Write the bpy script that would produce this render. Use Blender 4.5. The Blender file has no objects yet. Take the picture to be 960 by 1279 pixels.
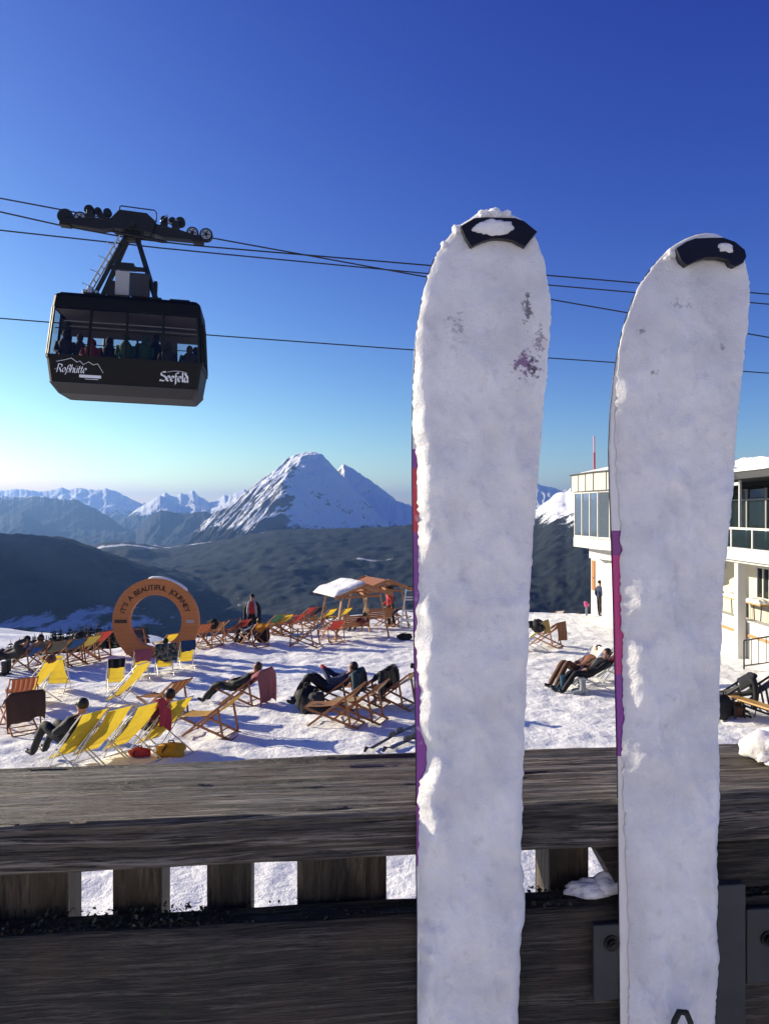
import bpy, bmesh, math, random
import numpy as np
from mathutils import Vector, Matrix, Euler

random.seed(7)
SC = bpy.context.scene
COL = SC.collection
CAMZ = 4.6
F = 960.0
SUN = Vector((-0.872, 0.366, 0.326)).normalized()      # towards the sun, elevation about 19 degrees

def PX(u, v, d):
    """point at depth d that stands at photo position (u, v)"""
    return Vector(((u - 480) / F * d, d, CAMZ + (640 - v) / F * d))

def ground_d(v):
    return 4.0 / ((v - 640) / F - 0.03)

def smooth(a, b, x):
    t = np.clip((x - a) / (b - a), 0, 1)
    return t * t * (3 - 2 * t)

# ------------------------------------------------------------------ noise
def _hash(ix, iy, seed):
    h = (ix.astype(np.int64) * 374761393 + iy.astype(np.int64) * 668265263 + seed * 974634777) & 0x7fffffff
    h = ((h ^ (h >> 13)) * 1274126177) & 0x7fffffff
    h = (h ^ (h >> 16)) & 0xffff
    return h / 32767.5 - 1.0

def vnoise(x, y, seed=0):
    x = np.asarray(x, float); y = np.asarray(y, float)
    ix = np.floor(x); iy = np.floor(y)
    fx = x - ix; fy = y - iy
    ux = fx * fx * fx * (fx * (fx * 6 - 15) + 10); uy = fy * fy * fy * (fy * (fy * 6 - 15) + 10)
    a = _hash(ix, iy, seed); b = _hash(ix + 1, iy, seed)
    c = _hash(ix, iy + 1, seed); d = _hash(ix + 1, iy + 1, seed)
    return (a + (b - a) * ux) * (1 - uy) + (c + (d - c) * ux) * uy

def fbm(x, y, seed=0, oct=5, gain=.5, lac=2.03):
    s = 0; a = 1.0
    for k in range(oct):
        s = s + a * vnoise(x, y, seed + k * 17)
        x, y = (x * .8 - y * .6) * lac + 3.1, (x * .6 + y * .8) * lac + 1.7
        a *= gain
    return s

def ridged(x, y, seed=0, oct=5, gain=.5, lac=2.03):
    s = 0; a = 1.0
    for k in range(oct):
        s = s + a * (1 - 2 * np.abs(vnoise(x, y, seed + k * 17)))
        x, y = (x * .8 - y * .6) * lac + 3.1, (x * .6 + y * .8) * lac + 1.7
        a *= gain
    return s

# ------------------------------------------------------------------ materials
def newmat(name):
    m = bpy.data.materials.new(name); m.use_nodes = True
    nt = m.node_tree; nt.nodes.clear()
    out = nt.nodes.new('ShaderNodeOutputMaterial')
    return m, nt, out

class NB:
    """tiny node builder"""
    def __init__(s, nt): s.nt = nt
    def n(s, typ, ins=None, **props):
        nd = s.nt.nodes.new(typ)
        for k, v in props.items(): setattr(nd, k, v)
        for k, v in (ins or {}).items():
            sock = nd.inputs[k]
            if isinstance(v, bpy.types.NodeSocket): s.nt.links.new(v, sock)
            else: sock.default_value = v
        return nd
    def link(s, a, b): s.nt.links.new(a, b)
    def ramp(s, fac, stops, interp='LINEAR'):
        nd = s.n('ShaderNodeValToRGB', {'Fac': fac}); cr = nd.color_ramp; cr.interpolation = interp
        while len(cr.elements) < len(stops): cr.elements.new(0.5)
        for e, (p, c) in zip(cr.elements, stops):
            e.position = p; e.color = (c[0], c[1], c[2], 1) if not isinstance(c, (int, float)) else (c, c, c, 1)
        return nd.outputs['Color']
    def math(s, op, a, b=0.0, c=0.0, clamp=False):
        nd = s.n('ShaderNodeMath', operation=op, use_clamp=clamp)
        for i, v in enumerate((a, b, c)):
            if isinstance(v, bpy.types.NodeSocket): s.link(v, nd.inputs[i])
            else: nd.inputs[i].default_value = v
        return nd.outputs[0]
    def mix(s, fac, a, b, blend='MIX'):
        nd = s.n('ShaderNodeMix', data_type='RGBA', blend_type=blend)
        for sock, v in ((nd.inputs[0], fac), (nd.inputs[6], a), (nd.inputs[7], b)):
            if isinstance(v, bpy.types.NodeSocket): s.link(v, sock)
            elif isinstance(v, (int, float)): sock.default_value = v
            else: sock.default_value = (v[0], v[1], v[2], 1)
        return nd.outputs[2]
    def noise(s, vec, scale, detail=4, rough=.55, dist=0.0):
        nd = s.n('ShaderNodeTexNoise', {'Vector': vec, 'Scale': scale, 'Detail': detail, 'Roughness': rough, 'Distortion': dist})
        return nd.outputs['Fac']
    def mapping(s, vec, scale=(1, 1, 1), loc=(0, 0, 0), rot=(0, 0, 0)):
        return s.n('ShaderNodeMapping', {'Vector': vec, 'Scale': scale, 'Location': loc, 'Rotation': rot}).outputs[0]
    def obj(s): return s.n('ShaderNodeTexCoord').outputs['Object']
    def bump(s, h, strength, dist, normal=None):
        nd = s.n('ShaderNodeBump', {'Height': h, 'Strength': strength, 'Distance': dist})
        if normal is not None: s.link(normal, nd.inputs['Normal'])
        return nd.outputs[0]

_mats = {}
def plain(name, col, rough=.6, metal=0.0, var=.12, scale=25.0, bump=0.0, trans=0.0, spec=.4, coat=0.0):
    """a coloured surface with a little uneven wear"""
    if name in _mats: return _mats[name]
    m, nt, out = newmat(name); b = NB(nt)
    o = b.obj()
    nz = b.noise(o, scale, 5)
    c = b.mix(nz, [x * (1 - var * 1.6) for x in col], [min(1, x * (1 + var * 1.2)) for x in col])
    r = b.math('ADD', b.math('MULTIPLY', nz, .2), rough - .1)
    ins = {'Base Color': c, 'Roughness': r, 'Metallic': metal, 'Specular IOR Level': spec, 'Coat Weight': coat}
    p = b.n('ShaderNodeBsdfPrincipled', ins)
    if bump: b.link(b.bump(b.noise(o, scale * 3, 4), bump, .01), p.inputs['Normal'])
    sh = p.outputs[0]
    if trans:
        t = b.n('ShaderNodeBsdfTranslucent', {'Color': c})
        sh = b.n('ShaderNodeMixShader', {0: trans, 1: sh, 2: t.outputs[0]}).outputs[0]
    b.link(sh, out.inputs[0])
    _mats[name] = m
    return m

def stripes(name, cols, freq, trans=.15):
    """woven cloth striped along its length (stripes vary with local y)"""
    if name in _mats: return _mats[name]
    m, nt, out = newmat(name); b = NB(nt)
    o = b.obj()
    sep = b.n('ShaderNodeSeparateXYZ', {0: o})
    fr = b.math('FRACT', b.math('ADD', b.math('MULTIPLY', sep.outputs[1], freq), .25))
    k = len(cols)
    c = b.ramp(fr, [(i / k, cc) for i, cc in enumerate(cols)], 'CONSTANT')
    nz = b.noise(o, 60, 3)
    c = b.mix(.25, c, b.mix(nz, (0, 0, 0), (1, 1, 1)), 'OVERLAY')
    p = b.n('ShaderNodeBsdfPrincipled', {'Base Color': c, 'Roughness': .85, 'Specular IOR Level': .2})
    t = b.n('ShaderNodeBsdfTranslucent', {'Color': c})
    b.link(b.n('ShaderNodeMixShader', {0: trans, 1: p.outputs[0], 2: t.outputs[0]}).outputs[0], out.inputs[0])
    _mats[name] = m
    return m

# ------------------------------------------------------------------ mesh builder
class MB:
    def __init__(s): s.v = []; s.f = []; s.mi = []; s.sm = []
    def add(s, vs, fs, mi=0, smooth=False):
        n = len(s.v); s.v.extend([tuple(x) for x in vs])
        for f in fs: s.f.append(tuple(i + n for i in f)); s.mi.append(mi); s.sm.append(smooth)
        return s
    def box(s, c, size, rot=None, mi=0, bev=0.0):
        hx, hy, hz = size[0] / 2, size[1] / 2, size[2] / 2
        R = rot if rot is not None else Matrix.Identity(3)
        if R.__class__ is Euler: R = R.to_matrix()
        c = Vector(c)
        if bev <= 0:
            vs = [c + R @ Vector((x * hx, y * hy, z * hz)) for x in (-1, 1) for y in (-1, 1) for z in (-1, 1)]
            return s.add(vs, [(0, 1, 3, 2), (4, 6, 7, 5), (0, 4, 5, 1), (2, 3, 7, 6), (0, 2, 6, 4), (1, 5, 7, 3)], mi)
        bm = bmesh.new(); bmesh.ops.create_cube(bm, size=1)
        for v in bm.verts: v.co = Vector((v.co.x * size[0], v.co.y * size[1], v.co.z * size[2]))
        bmesh.ops.bevel(bm, geom=bm.edges[:], offset=bev, segments=2, affect='EDGES', profile=.5)
        bm.verts.index_update()
        s.add([c + R @ v.co for v in bm.verts], [[v.index for v in f.verts] for f in bm.faces], mi)
        bm.free(); return s
    def bar(s, p0, p1, w, h, up=(0, 0, 1), mi=0, bev=0.0):
        """rectangular bar between two points; w across, h along up"""
        p0 = Vector(p0); p1 = Vector(p1); d = p1 - p0; L = d.length; x = d.normalized()
        upv = Vector(up)
        y = upv.cross(x)
        if y.length < 1e-4: y = Vector((0, 1, 0)).cross(x)
        y.normalize(); z = x.cross(y)
        R = Matrix((x, y, z)).transposed()
        return s.box((p0 + p1) / 2, (L, w, h), R, mi, bev)
    def tube(s, pts, r, n=8, mi=0, cap=True, smooth=True):
        pts = [Vector(p) for p in pts]; rs = r if isinstance(r, (list, tuple)) else [r] * len(pts)
        rings = []; prev = None
        for i, p in enumerate(pts):
            a = pts[max(0, i - 1)]; b_ = pts[min(len(pts) - 1, i + 1)]
            d = (b_ - a).normalized()
            if prev is None:
                up = Vector((0, 0, 1)) if abs(d.z) < .9 else Vector((1, 0, 0))
                x = up.cross(d).normalized()
            else:
                x = (prev - d * prev.dot(d)).normalized()
            prev = x; y = d.cross(x)
            rings.append([p + (x * math.cos(t) + y * math.sin(t)) * rs[i] for t in [2 * math.pi * k / n for k in range(n)]])
        vs = [q for rg in rings for q in rg]; fs = []
        for i in range(len(pts) - 1):
            for k in range(n):
                fs.append((i * n + k, i * n + (k + 1) % n, (i + 1) * n + (k + 1) % n, (i + 1) * n + k))
        s.add(vs, fs, mi, smooth)
        if cap:
            s.add(rings[0][::-1], [tuple(range(n))], mi); s.add(rings[-1], [tuple(range(n))], mi)
        return s
    def disc(s, c, axis, r, th, n=20, mi=0):
        c = Vector(c); a = Vector(axis).normalized()
        return s.tube([c - a * th / 2, c + a * th / 2], r, n, mi)
    def ball(s, c, r, n=10, mi=0, squash=(1, 1, 1), jit=0.0, rnd=random):
        c = Vector(c); vs = []; m = n // 2 + 1
        for i in range(m + 1):
            th = math.pi * i / m
            for k in range(n):
                ph = 2 * math.pi * k / n
                j = 1 + (rnd.random() - .5) * jit if 0 < i < m else 1
                vs.append(c + Vector((math.sin(th) * math.cos(ph) * r * squash[0], math.sin(th) * math.sin(ph) * r * squash[1], math.cos(th) * r * squash[2])) * j)
        fs = [(i * n + k, (i + 1) * n + k, (i + 1) * n + (k + 1) % n, i * n + (k + 1) % n) for i in range(m) for k in range(n)]
        return s.add(vs, fs, mi, True)
    def prism(s, poly, y0, y1, R=None, o=None, mi=0):
        """polygon in x-z extruded along y"""
        R = R or Matrix.Identity(3); o = Vector(o or (0, 0, 0)); n = len(poly)
        vs = [o + R @ Vector((x, y0, z)) for x, z in poly] + [o + R @ Vector((x, y1, z)) for x, z in poly]
        fs = [tuple(range(n)), tuple(range(2 * n - 1, n - 1, -1))] + [(i, i + n, (i + 1) % n + n, (i + 1) % n) for i in range(n)]
        return s.add(vs, fs, mi)
    def mesh(s, name, mats):
        me = bpy.data.meshes.new(name); me.from_pydata(s.v, [], s.f)
        for m in (mats if isinstance(mats, (list, tuple)) else [mats]): me.materials.append(m)
        me.polygons.foreach_set('material_index', s.mi); me.polygons.foreach_set('use_smooth', s.sm)
        bm = bmesh.new(); bm.from_mesh(me); bmesh.ops.recalc_face_normals(bm, faces=bm.faces[:]); bm.to_mesh(me); bm.free()
        me.update(); return me
    def build(s, name, mats, parent=None):
        return link(name, s.mesh(name, mats), parent)

def link(name, data, parent=None, loc=None, rz=None):
    o = bpy.data.objects.new(name, data); COL.objects.link(o)
    if parent is not None: o.parent = parent
    if loc is not None: o.location = loc
    if rz is not None: o.rotation_euler = (0, 0, rz)
    return o

def tag(o, label=None, cat=None, group=None, kind=None):
    if label: o['label'] = label
    if cat: o['category'] = cat
    if group: o['group'] = group
    if kind: o['kind'] = kind
    return o

def empty(name, loc, rz=0.0):
    o = link(name, None, None, loc); o.rotation_euler = (0, 0, rz); o.empty_display_size = .2
    return o

def grid_mesh(name, P, mats, parent=None, smooth=True):
    """P: (ny, nx, 3) array"""
    ny, nx, _ = P.shape
    idx = np.arange(ny * nx).reshape(ny, nx)
    q = np.stack([idx[:-1, :-1], idx[:-1, 1:], idx[1:, 1:], idx[1:, :-1]], -1).reshape(-1, 4)
    me = bpy.data.meshes.new(name)
    me.vertices.add(ny * nx); me.vertices.foreach_set('co', P.reshape(-1).astype(np.float32))
    me.loops.add(q.size); me.loops.foreach_set('vertex_index', q.reshape(-1).astype(np.int32))
    me.polygons.add(len(q)); me.polygons.foreach_set('loop_start', np.arange(0, q.size, 4, dtype=np.int32))
    if smooth: me.polygons.foreach_set('use_smooth', np.ones(len(q), bool))
    me.update(calc_edges=True); me.validate()
    for m in (mats if isinstance(mats, (list, tuple)) else [mats]): me.materials.append(m)
    return link(name, me, parent)
# ================================================================== setting
def snow_mat(name, big=.9, small=14.0, col=(.89, .88, .86), bumpd=.05, strength=.55):
    m, nt, out = newmat(name); b = NB(nt)
    o = b.obj()
    n1 = b.noise(o, big, 6, .6); n2 = b.noise(o, small, 5, .6); n3 = b.noise(o, small * 6, 3, .6)
    c = b.mix(n1, [x * .95 for x in col], col)
    vo = b.n('ShaderNodeTexVoronoi', {'Vector': b.n('ShaderNodeMix', {0: .12, 4: o, 5: b.n('ShaderNodeTexNoise', {'Vector': o, 'Scale': small}).outputs['Color']}, data_type='VECTOR').outputs[1], 'Scale': small * .55}, feature='SMOOTH_F1').outputs['Distance']
    h = b.math('ADD', b.math('MULTIPLY', n2, 1.2), b.math('ADD', b.math('MULTIPLY', n3, .3), b.math('MULTIPLY', vo, .5)))
    p = b.n('ShaderNodeBsdfPrincipled', {'Base Color': c, 'Roughness': .62, 'Specular IOR Level': .25})
    b.link(b.bump(h, strength, bumpd), p.inputs['Normal'])
    b.link(p.outputs[0], out.inputs[0])
    return m

# ---- terrace: the trampled snow the deck chairs stand on
EDGE = ([-40, -25, -12.3, -9.8, -7.1, -3.7, .8, 6.7, 11, 16, 60], [6, 13, 24.6, 26.8, 29.7, 35.2, 40, 40.5, 38.6, 38.6, 38])
def terrace_z(x, y, detail=True):
    x = np.asarray(x, float); y = np.asarray(y, float)
    z = -.03 * (y - 20)
    if detail:
        z = z + .055 * fbm(x * .35, y * .35, 3, 3) * smooth(7, 12, y)
    ye = np.interp(x, *EDGE) + .8 * vnoise(x * .5, y * 0, 8)
    over = np.clip(y - ye, 0, None)
    z = z - np.where(over < 3, .09 * over ** 2, .81 + .54 * (over - 3)) * 1.0
    return z

def gz(x, y):
    return float(terrace_z(np.array([x]), np.array([y]))[0])

def build_terrace():
    ys = np.concatenate([np.linspace(-30, 3.5, 12, endpoint=False), np.linspace(3.5, 9, 50, endpoint=False), np.linspace(9, 24, 230, endpoint=False), np.linspace(24, 44, 180, endpoint=False), np.linspace(44, 75, 30)])
    xs = np.concatenate([np.linspace(-60, -17, 40, endpoint=False), np.linspace(-17, 15, 400, endpoint=False), np.linspace(15, 60, 40)])
    X, Y = np.meshgrid(xs, ys)
    Z = terrace_z(X, Y)
    near = (1 - smooth(40, 48, Y))
    # footprints and kicked lumps
    lump = fbm(X * 2.1, Y * 2.1, 21, 4, .55)
    Z = Z + near * (.034 * lump + .022 * np.clip(vnoise(X * 3.7, Y * 2.9, 40), .25, 1) - .035 * np.clip(vnoise(X * 2.6 + 9, Y * 2.2, 60), .45, 1))
    o = grid_mesh('snow_ground', np.stack([X, Y, Z], -1), snow_mat('trampled_snow', .7, 9.0, bumpd=.06, strength=.6))
    tag(o, kind='structure')

def prof(u, pts):
    return np.interp(u, [p[0] for p in pts], [p[1] for p in pts])

def polar(us, ds):
    U, D = np.meshgrid(us, ds)
    return U, D, (U - 480) / F * D

def mountain_mat(name, tree_lo, tree_hi, rock=(.125, .125, .135), snowcol=(.86, .87, .9), forest=(.018, .023, .025), rock_slope=.60, scale=.004, patches=0.0, rockiness=1.0, fields=None):
    """forest below the tree line, snow above it, rock where it is steep"""
    m, nt, out = newmat(name); b = NB(nt)
    o = b.obj()
    g = b.n('ShaderNodeNewGeometry')
    nz = b.n('ShaderNodeSeparateXYZ', {0: g.outputs['Normal']}).outputs[2]
    z = b.n('ShaderNodeSeparateXYZ', {0: o}).outputs[2]
    st = b.mapping(o, (1, 1, .35))
    n1 = b.noise(st, scale, 8, .62); n2 = b.noise(st, scale * 5, 6, .65); n3 = b.noise(o, scale * 18, 4, .6)
    steep = b.math('ADD', nz, b.math('MULTIPLY', b.math('SUBTRACT', n2, .5), .75 * rockiness))
    steep = b.math('ADD', steep, b.math('MULTIPLY', b.math('SUBTRACT', n1, .5), .45 * rockiness))
    rk = b.ramp(b.math('ADD', b.math('SUBTRACT', steep, rock_slope), .5), [(.44, 1.0), (.55, 0.0)])
    alp = b.mix(rk, snowcol, b.mix(n3, [x * .6 for x in rock], [x * 1.5 for x in rock]))
    zz = b.math('ADD', z, b.math('MULTIPLY', b.math('SUBTRACT', n1, .5), (tree_hi - tree_lo) * 2.2))
    zz = b.math('ADD', zz, b.math('MULTIPLY', b.math('SUBTRACT', n2, .5), (tree_hi - tree_lo) * 1.2))
    tl = b.n('ShaderNodeMapRange', {'Value': zz, 'From Min': tree_lo, 'From Max': tree_hi}, clamp=True).outputs[0]
    speck = b.ramp(b.math('ADD', b.math('MULTIPLY', tl, 1.2), b.math('SUBTRACT', n3, .6)), [(.40, 0.0), (.62, 1.0)])
    fc = b.mix(b.ramp(b.math('ADD', b.math('ADD', b.math('MULTIPLY', n3, .35), b.math('MULTIPLY', b.noise(o, scale * 42, 3, .7), .35)), b.math('MULTIPLY', b.noise(st, scale * 2.2, 6, .6), .4)), [(.36, 0.0), (.72, 1.0)]), [x * .4 for x in forest], [x * 2.3 for x in forest])
    if patches:
        pm = b.ramp(b.math('ADD', b.noise(b.mapping(o, (.45, 1.3, 1)), scale * .33, 7, .62), patches), [(.60, 0.0), (.64, 1.0)])
        fc = b.mix(pm, fc, [x * .8 for x in snowcol])
    if fields:                                   # open snowy meadows and clearings on the valley floor
        vo = b.noise(b.mapping(o, (.8, .35, 1)), .0065, 7, .66)
        low = b.n('ShaderNodeMapRange', {'Value': z, 'From Min': fields[0], 'From Max': fields[1], 'To Min': .10, 'To Max': -.16}, clamp=True).outputs[0]
        xx = b.n('ShaderNodeSeparateXYZ', {0: o}).outputs[0]
        low = b.math('SUBTRACT', low, b.n('ShaderNodeMapRange', {'Value': xx, 'From Min': -1500, 'From Max': -900, 'To Min': 0.0, 'To Max': .25}, clamp=True).outputs[0])
        fc = b.mix(b.ramp(b.math('ADD', vo, low), [(.53, 0.0), (.60, .9)]), fc, [x * .75 for x in snowcol])
    c = b.mix(speck, fc, alp)
    p = b.n('ShaderNodeBsdfPrincipled', {'Base Color': c, 'Roughness': .9, 'Specular IOR Level': .1})
    b.link(b.bump(b.math('ADD', b.math('MULTIPLY', n2, .5), b.math('MULTIPLY', n3, .6)), .5, .07 / scale), p.inputs['Normal'])
    b.link(p.outputs[0], out.inputs[0])
    return m

def build_far():
    # flat valley floor out to the horizon
    R = 62000.0
    m, nt, out = newmat('valley_floor'); b = NB(nt); o = b.obj()
    n = b.noise(b.mapping(o, (1, .5, 1)), .0011, 8, .62)
    c = b.mix(b.ramp(n, [(.52, 0.0), (.56, 1.0)]), (.03, .035, .035), (.75, .77, .8))
    b.link(b.n('ShaderNodeBsdfPrincipled', {'Base Color': c, 'Roughness': .95}).outputs[0], out.inputs[0])
    mb = MB(); k = 48
    mb.add([(R * math.cos(t), R * math.sin(t), -860) for t in [2 * math.pi * i / k for i in range(k)]], [tuple(range(k))])
    tag(mb.build('valley_floor', m), kind='structure')

    # lower snow shelf just below the terrace, falling away into the valley
    us = np.linspace(-900, 1800, 220); ds = 44 * (700 / 44) ** np.linspace(0, 1, 150)
    U, D, X = polar(us, ds)
    Z = np.interp(D, [44, 60, 75, 92, 130, 185, 230, 700], [-20, -21.5, -18, -12.2, -17, -24.0, -42, -330])
    Z = Z - 16 * smooth(150, 420, U) - 8 * smooth(600, 900, U)
    Z = Z + 1.2 * fbm(X * .03, D * .03, 5, 5) * smooth(44, 60, D)
    tag(grid_mesh('snow_slope', np.stack([X, D, Z], -1), snow_mat('piste_snow', .05, .9, bumpd=.4)), kind='structure')

    # wooded hills across the valley
    us = np.linspace(-420, 1400, 620); ds = 700 * (11500 / 700) ** np.linspace(0, 1, 420)
    U, D, X = polar(us, ds)
    h1 = -(prof(U, [(-420, 660), (0, 668), (40, 669), (80, 674), (110, 684), (150, 698), (200, 716), (260, 735), (330, 752), (480, 770), (1400, 770)]) - 640) / F * 5000
    h2 = -(prof(U, [(-420, 700), (0, 700), (110, 689), (130, 681), (160, 679), (190, 684), (212, 686), (235, 683), (262, 679), (300, 671), (345, 664), (400, 662), (460, 660), (520, 655), (640, 652), (700, 652), (1400, 650)]) - 640) / F * 8200
    base = -545 + 0 * D
    a = smooth(3700, 5000, D) * (1 - smooth(5200, 7000, D))
    Z1 = base + (h1 - base) * a
    t2 = np.clip((D - 3900) / (8200 - 3900), 0, 1)
    Z2 = base + (h2 - base) * (t2 ** 1.25) * (1 - smooth(8600, 11000, D) * .8)
    Z = np.maximum(Z1, Z2)
    nf = smooth(3400, 4600, D)
    Z = Z + nf * (38 * ridged(X * .0011, D * .0011, 11, 5) - 38) * (1 - .85 * np.exp(-((D - 8200) / 700) ** 2) - .8 * np.exp(-((D - 5000) / 400) ** 2) * (U < 160)) + 9 * fbm(X * .012, D * .012, 31, 4)
    Z = Z - 500 * (1 - smooth(800, 3200, D)) * 0
    m = mountain_mat('forest_hillside', 5000, 5200, scale=.0035, patches=-.02, fields=(-545, -455))
    tag(grid_mesh('hills', np.stack([X, D, Z], -1), m), kind='structure')

    # wooded ridge outside the frame, added on the sunny side to shade the near valley
    xs = np.linspace(-7200, -2300, 130); ys = np.linspace(-800, 7600, 180); X, Y = np.meshgrid(xs, ys)
    cx = -3900 - .18 * (Y - 4000)
    t = np.clip(1 - np.abs(X - cx) / 1500, 0, 1) * smooth(-800, 900, Y) * (1 - smooth(5600, 7600, Y))
    Z = -640 + (1400 + 60 * ridged(X * .002, Y * .002, 131, 4)) * t
    tag(grid_mesh('mountain', np.stack([X, Y, Z], -1), m), kind='structure')

    # the pyramid-shaped peak and its lower neighbour
    def pyr(X, Y, S, planes):
        x = X - S[0]; y = Y - S[1]; f = None
        for (dx, dy, s) in planes:
            q = s * (dx * x + dy * y) / math.hypot(dx, dy)
            f = q if f is None else np.maximum(f, q)
        return S[2] - f
    xs = np.linspace(-4600, 2300, 560); ys = np.linspace(8300, 15500, 480)
    X, Y = np.meshgrid(xs, ys)
    wx = X + 60 * fbm(X * .0016, Y * .0016, 51, 4); wy = Y + 60 * fbm(X * .0016 + 7, Y * .0016, 52, 4)
    A = pyr(wx, wy, (-1190, 12000, 1090), [(-.85, -.52, 1.0), (.25, -.97, .84), (1, .12, 1.12), (.1, 1, .9), (-.70, .70, .93), (.85, -.5, .86)])
    A = np.where(A > 880, 880 + (A - 880) * .36, A)
    B = pyr(wx, wy, (-625, 13000, 850), [(-.9, -.4, 1.5), (.3, -.95, .86), (1, 0, .84), (0, 1, .9)])
    B = np.where(B > 730, 730 + (B - 730) * .7, B)
    C = pyr(wx, wy, (-250, 12400, 330), [(-.9, -.5, .5), (.2, -1, .42), (1, 0, .35), (0, 1, .5)])
    Z = np.maximum(np.maximum(A, B), C)
    hgt = np.clip((Z + 500) / 1400, 0, 1)
    left = smooth(160, -160, (X + 1190) - .10 * (Y - 12000)) * smooth(14200, 12700, Y)      # ribbed flank on the sunny side
    p_ = X * .52 - Y * .85; q_ = X * .85 + Y * .52
    rug = ridged(p_ * .0042, q_ * .0010, 61, 6, .55)
    rugf = ridged(X * .0042, Y * .0009, 63, 6, .55)                                    # fine gullies low on the smooth face
    Z = Z + (rug - .5) * 78 * left * (1 - .6 * hgt ** 2) + (rugf - .6) * 26 * (1 - left) * (1 - hgt) + 9 * fbm(X * .01, Y * .01, 71, 5)
    Z = np.maximum(Z, -560 + 0.28 * (Z + 560))
    m = mountain_mat('peak_rock_and_snow', -330, -130, rock_slope=.59, scale=.0042, rockiness=.7)
    tag(grid_mesh('mountain', np.stack([X, Y, Z], -1), m), kind='structure')

    # snowy range on the right, wooded below
    us = np.linspace(520, 1500, 420); ds = np.linspace(2600, 9500, 300)
    U, D, X = polar(us, ds)
    h = -(prof(U, [(520, 672), (640, 650), (672, 632), (690, 618), (705, 611), (722, 600), (742, 591), (765, 588), (800, 586), (905, 584), (930, 577), (960, 569), (1010, 556), (1100, 530), (1500, 520)]) - 640) / F * 6600 + 16 * ridged(U * .025, 0 * U, 13, 6, .6) - 12
    base = -545
    t = np.clip((D - 3100) / (6600 - 3100), 0, 1)
    Z = base + (h - base) * np.where(D < 6600, t ** 1.15, 1 - .8 * smooth(6600, 9000, D))
    Z = Z + (ridged(X * .0011 + .5 * fbm(X * .0006, D * .0006, 83, 3), D * .00035, 81, 7, .5) - .6) * 130 * t * (1.15 - t) * (1 - np.exp(-((D - 6600) / 260) ** 2)) + 10 * fbm(X * .012, D * .012, 3, 4)
    m = mountain_mat('range_snow_and_forest', -160, 60, rock_slope=.66, scale=.006, patches=-.045)
    tag(grid_mesh('mountain', np.stack([X, D, Z], -1), m), kind='structure')

    # ranges fading away in the haze
    def rng(P, D0, w, base, seed, mat, amp=1.0, u0=-500, u1=1500, fine=.05, jag=30):
        us = np.concatenate([np.linspace(u0, -120, 40, endpoint=False), np.linspace(-120, min(u1, 800), 760, endpoint=False), np.linspace(min(u1, 800), u1 + 1, 40)]); ds = np.linspace(D0 - w * 1.15, D0 + w, 110)
        U, D, X = polar(us, ds)
        h = -(prof(U, P) - 640) / F * D0 + jag * ridged(U * fine * 1.6, 0 * U, seed, 6, .55) - jag * .6
        t = 1 - np.abs(D - D0) / w
        spur = .5 + .5 * np.tanh(1.4 * ridged(X / D0 * 22, (D - D0) / w * .7, seed + 5, 5))
        t = np.clip(t, 0, 1) ** (1.0 + .9 * (1 - spur))
        Z = base + (h - base) * t + amp * 55 * ridged(X * .0016, D * .0009, seed + 9, 5) * t * (1 - t) * 3
        tag(grid_mesh('far_mountain', np.stack([X, D, Z], -1), mat), kind='structure')
    ms = mountain_mat('far_snow_peaks', -250, 150, rock_slope=.62, scale=.0016, rockiness=1.0)
    rng([(-500, 600), (0, 612), (20, 611), (35, 612), (60, 613), (78, 610), (95, 609), (110, 612), (130, 610), (145, 614), (160, 622), (172, 628), (185, 630), (196, 621), (206, 615), (216, 620), (226, 614), (234, 618), (241, 613), (250, 621), (262, 627), (280, 619), (300, 613), (330, 608), (400, 612), (470, 625), (500, 634), (520, 628), (640, 620), (668, 604), (700, 613), (760, 600), (1500, 600)], 33000, 5200, -860, 91, ms, 2.2, jag=46)
    rng([(-500, 640), (0, 640), (140, 655), (165, 640), (185, 628), (200, 619), (210, 623), (228, 632), (245, 630), (262, 636), (285, 626), (305, 616), (340, 610), (420, 640), (1500, 650)], 26000, 4200, -860, 101, ms, 2.0, -200, 700, jag=30)
    md = mountain_mat('far_dark_hills', 200, 700, rock_slope=.5, scale=.002)
    rng([(-500, 610), (-60, 612), (0, 619), (28, 621), (50, 619), (75, 623), (98, 624), (112, 631), (128, 640), (145, 652), (170, 668), (600, 680), (1500, 690)], 21000, 3600, -860, 111, md, 1.5, -500, 400, jag=20)
    rng([(-500, 650), (-20, 650), (0, 645), (25, 638), (40, 645), (60, 660), (170, 664), (185, 650), (200, 636), (212, 639), (230, 643), (255, 638), (280, 645), (310, 660), (600, 690), (1500, 690)], 18500, 2600, -860, 121, md, 1.2, -500, 600, jag=16)

def build_air():
    m = bpy.data.materials.new('air'); m.use_nodes = True
    nt = m.node_tree; nt.nodes.clear(); b = NB(nt)
    out = nt.nodes.new('ShaderNodeOutputMaterial')
    v = b.n('ShaderNodeVolumePrincipled', {'Color': HAZE_COL, 'Density': HAZE_DEN, 'Anisotropy': HAZE_ANI})
    b.link(v.outputs[0], out.inputs['Volume'])
    mb = MB(); lo = Vector((-64000, -64000, -862)); hi = Vector((64000, 64000, 1560))
    mb.box((lo + hi) / 2, hi - lo)
    tag(mb.build('haze', m), kind='stuff')

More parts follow.
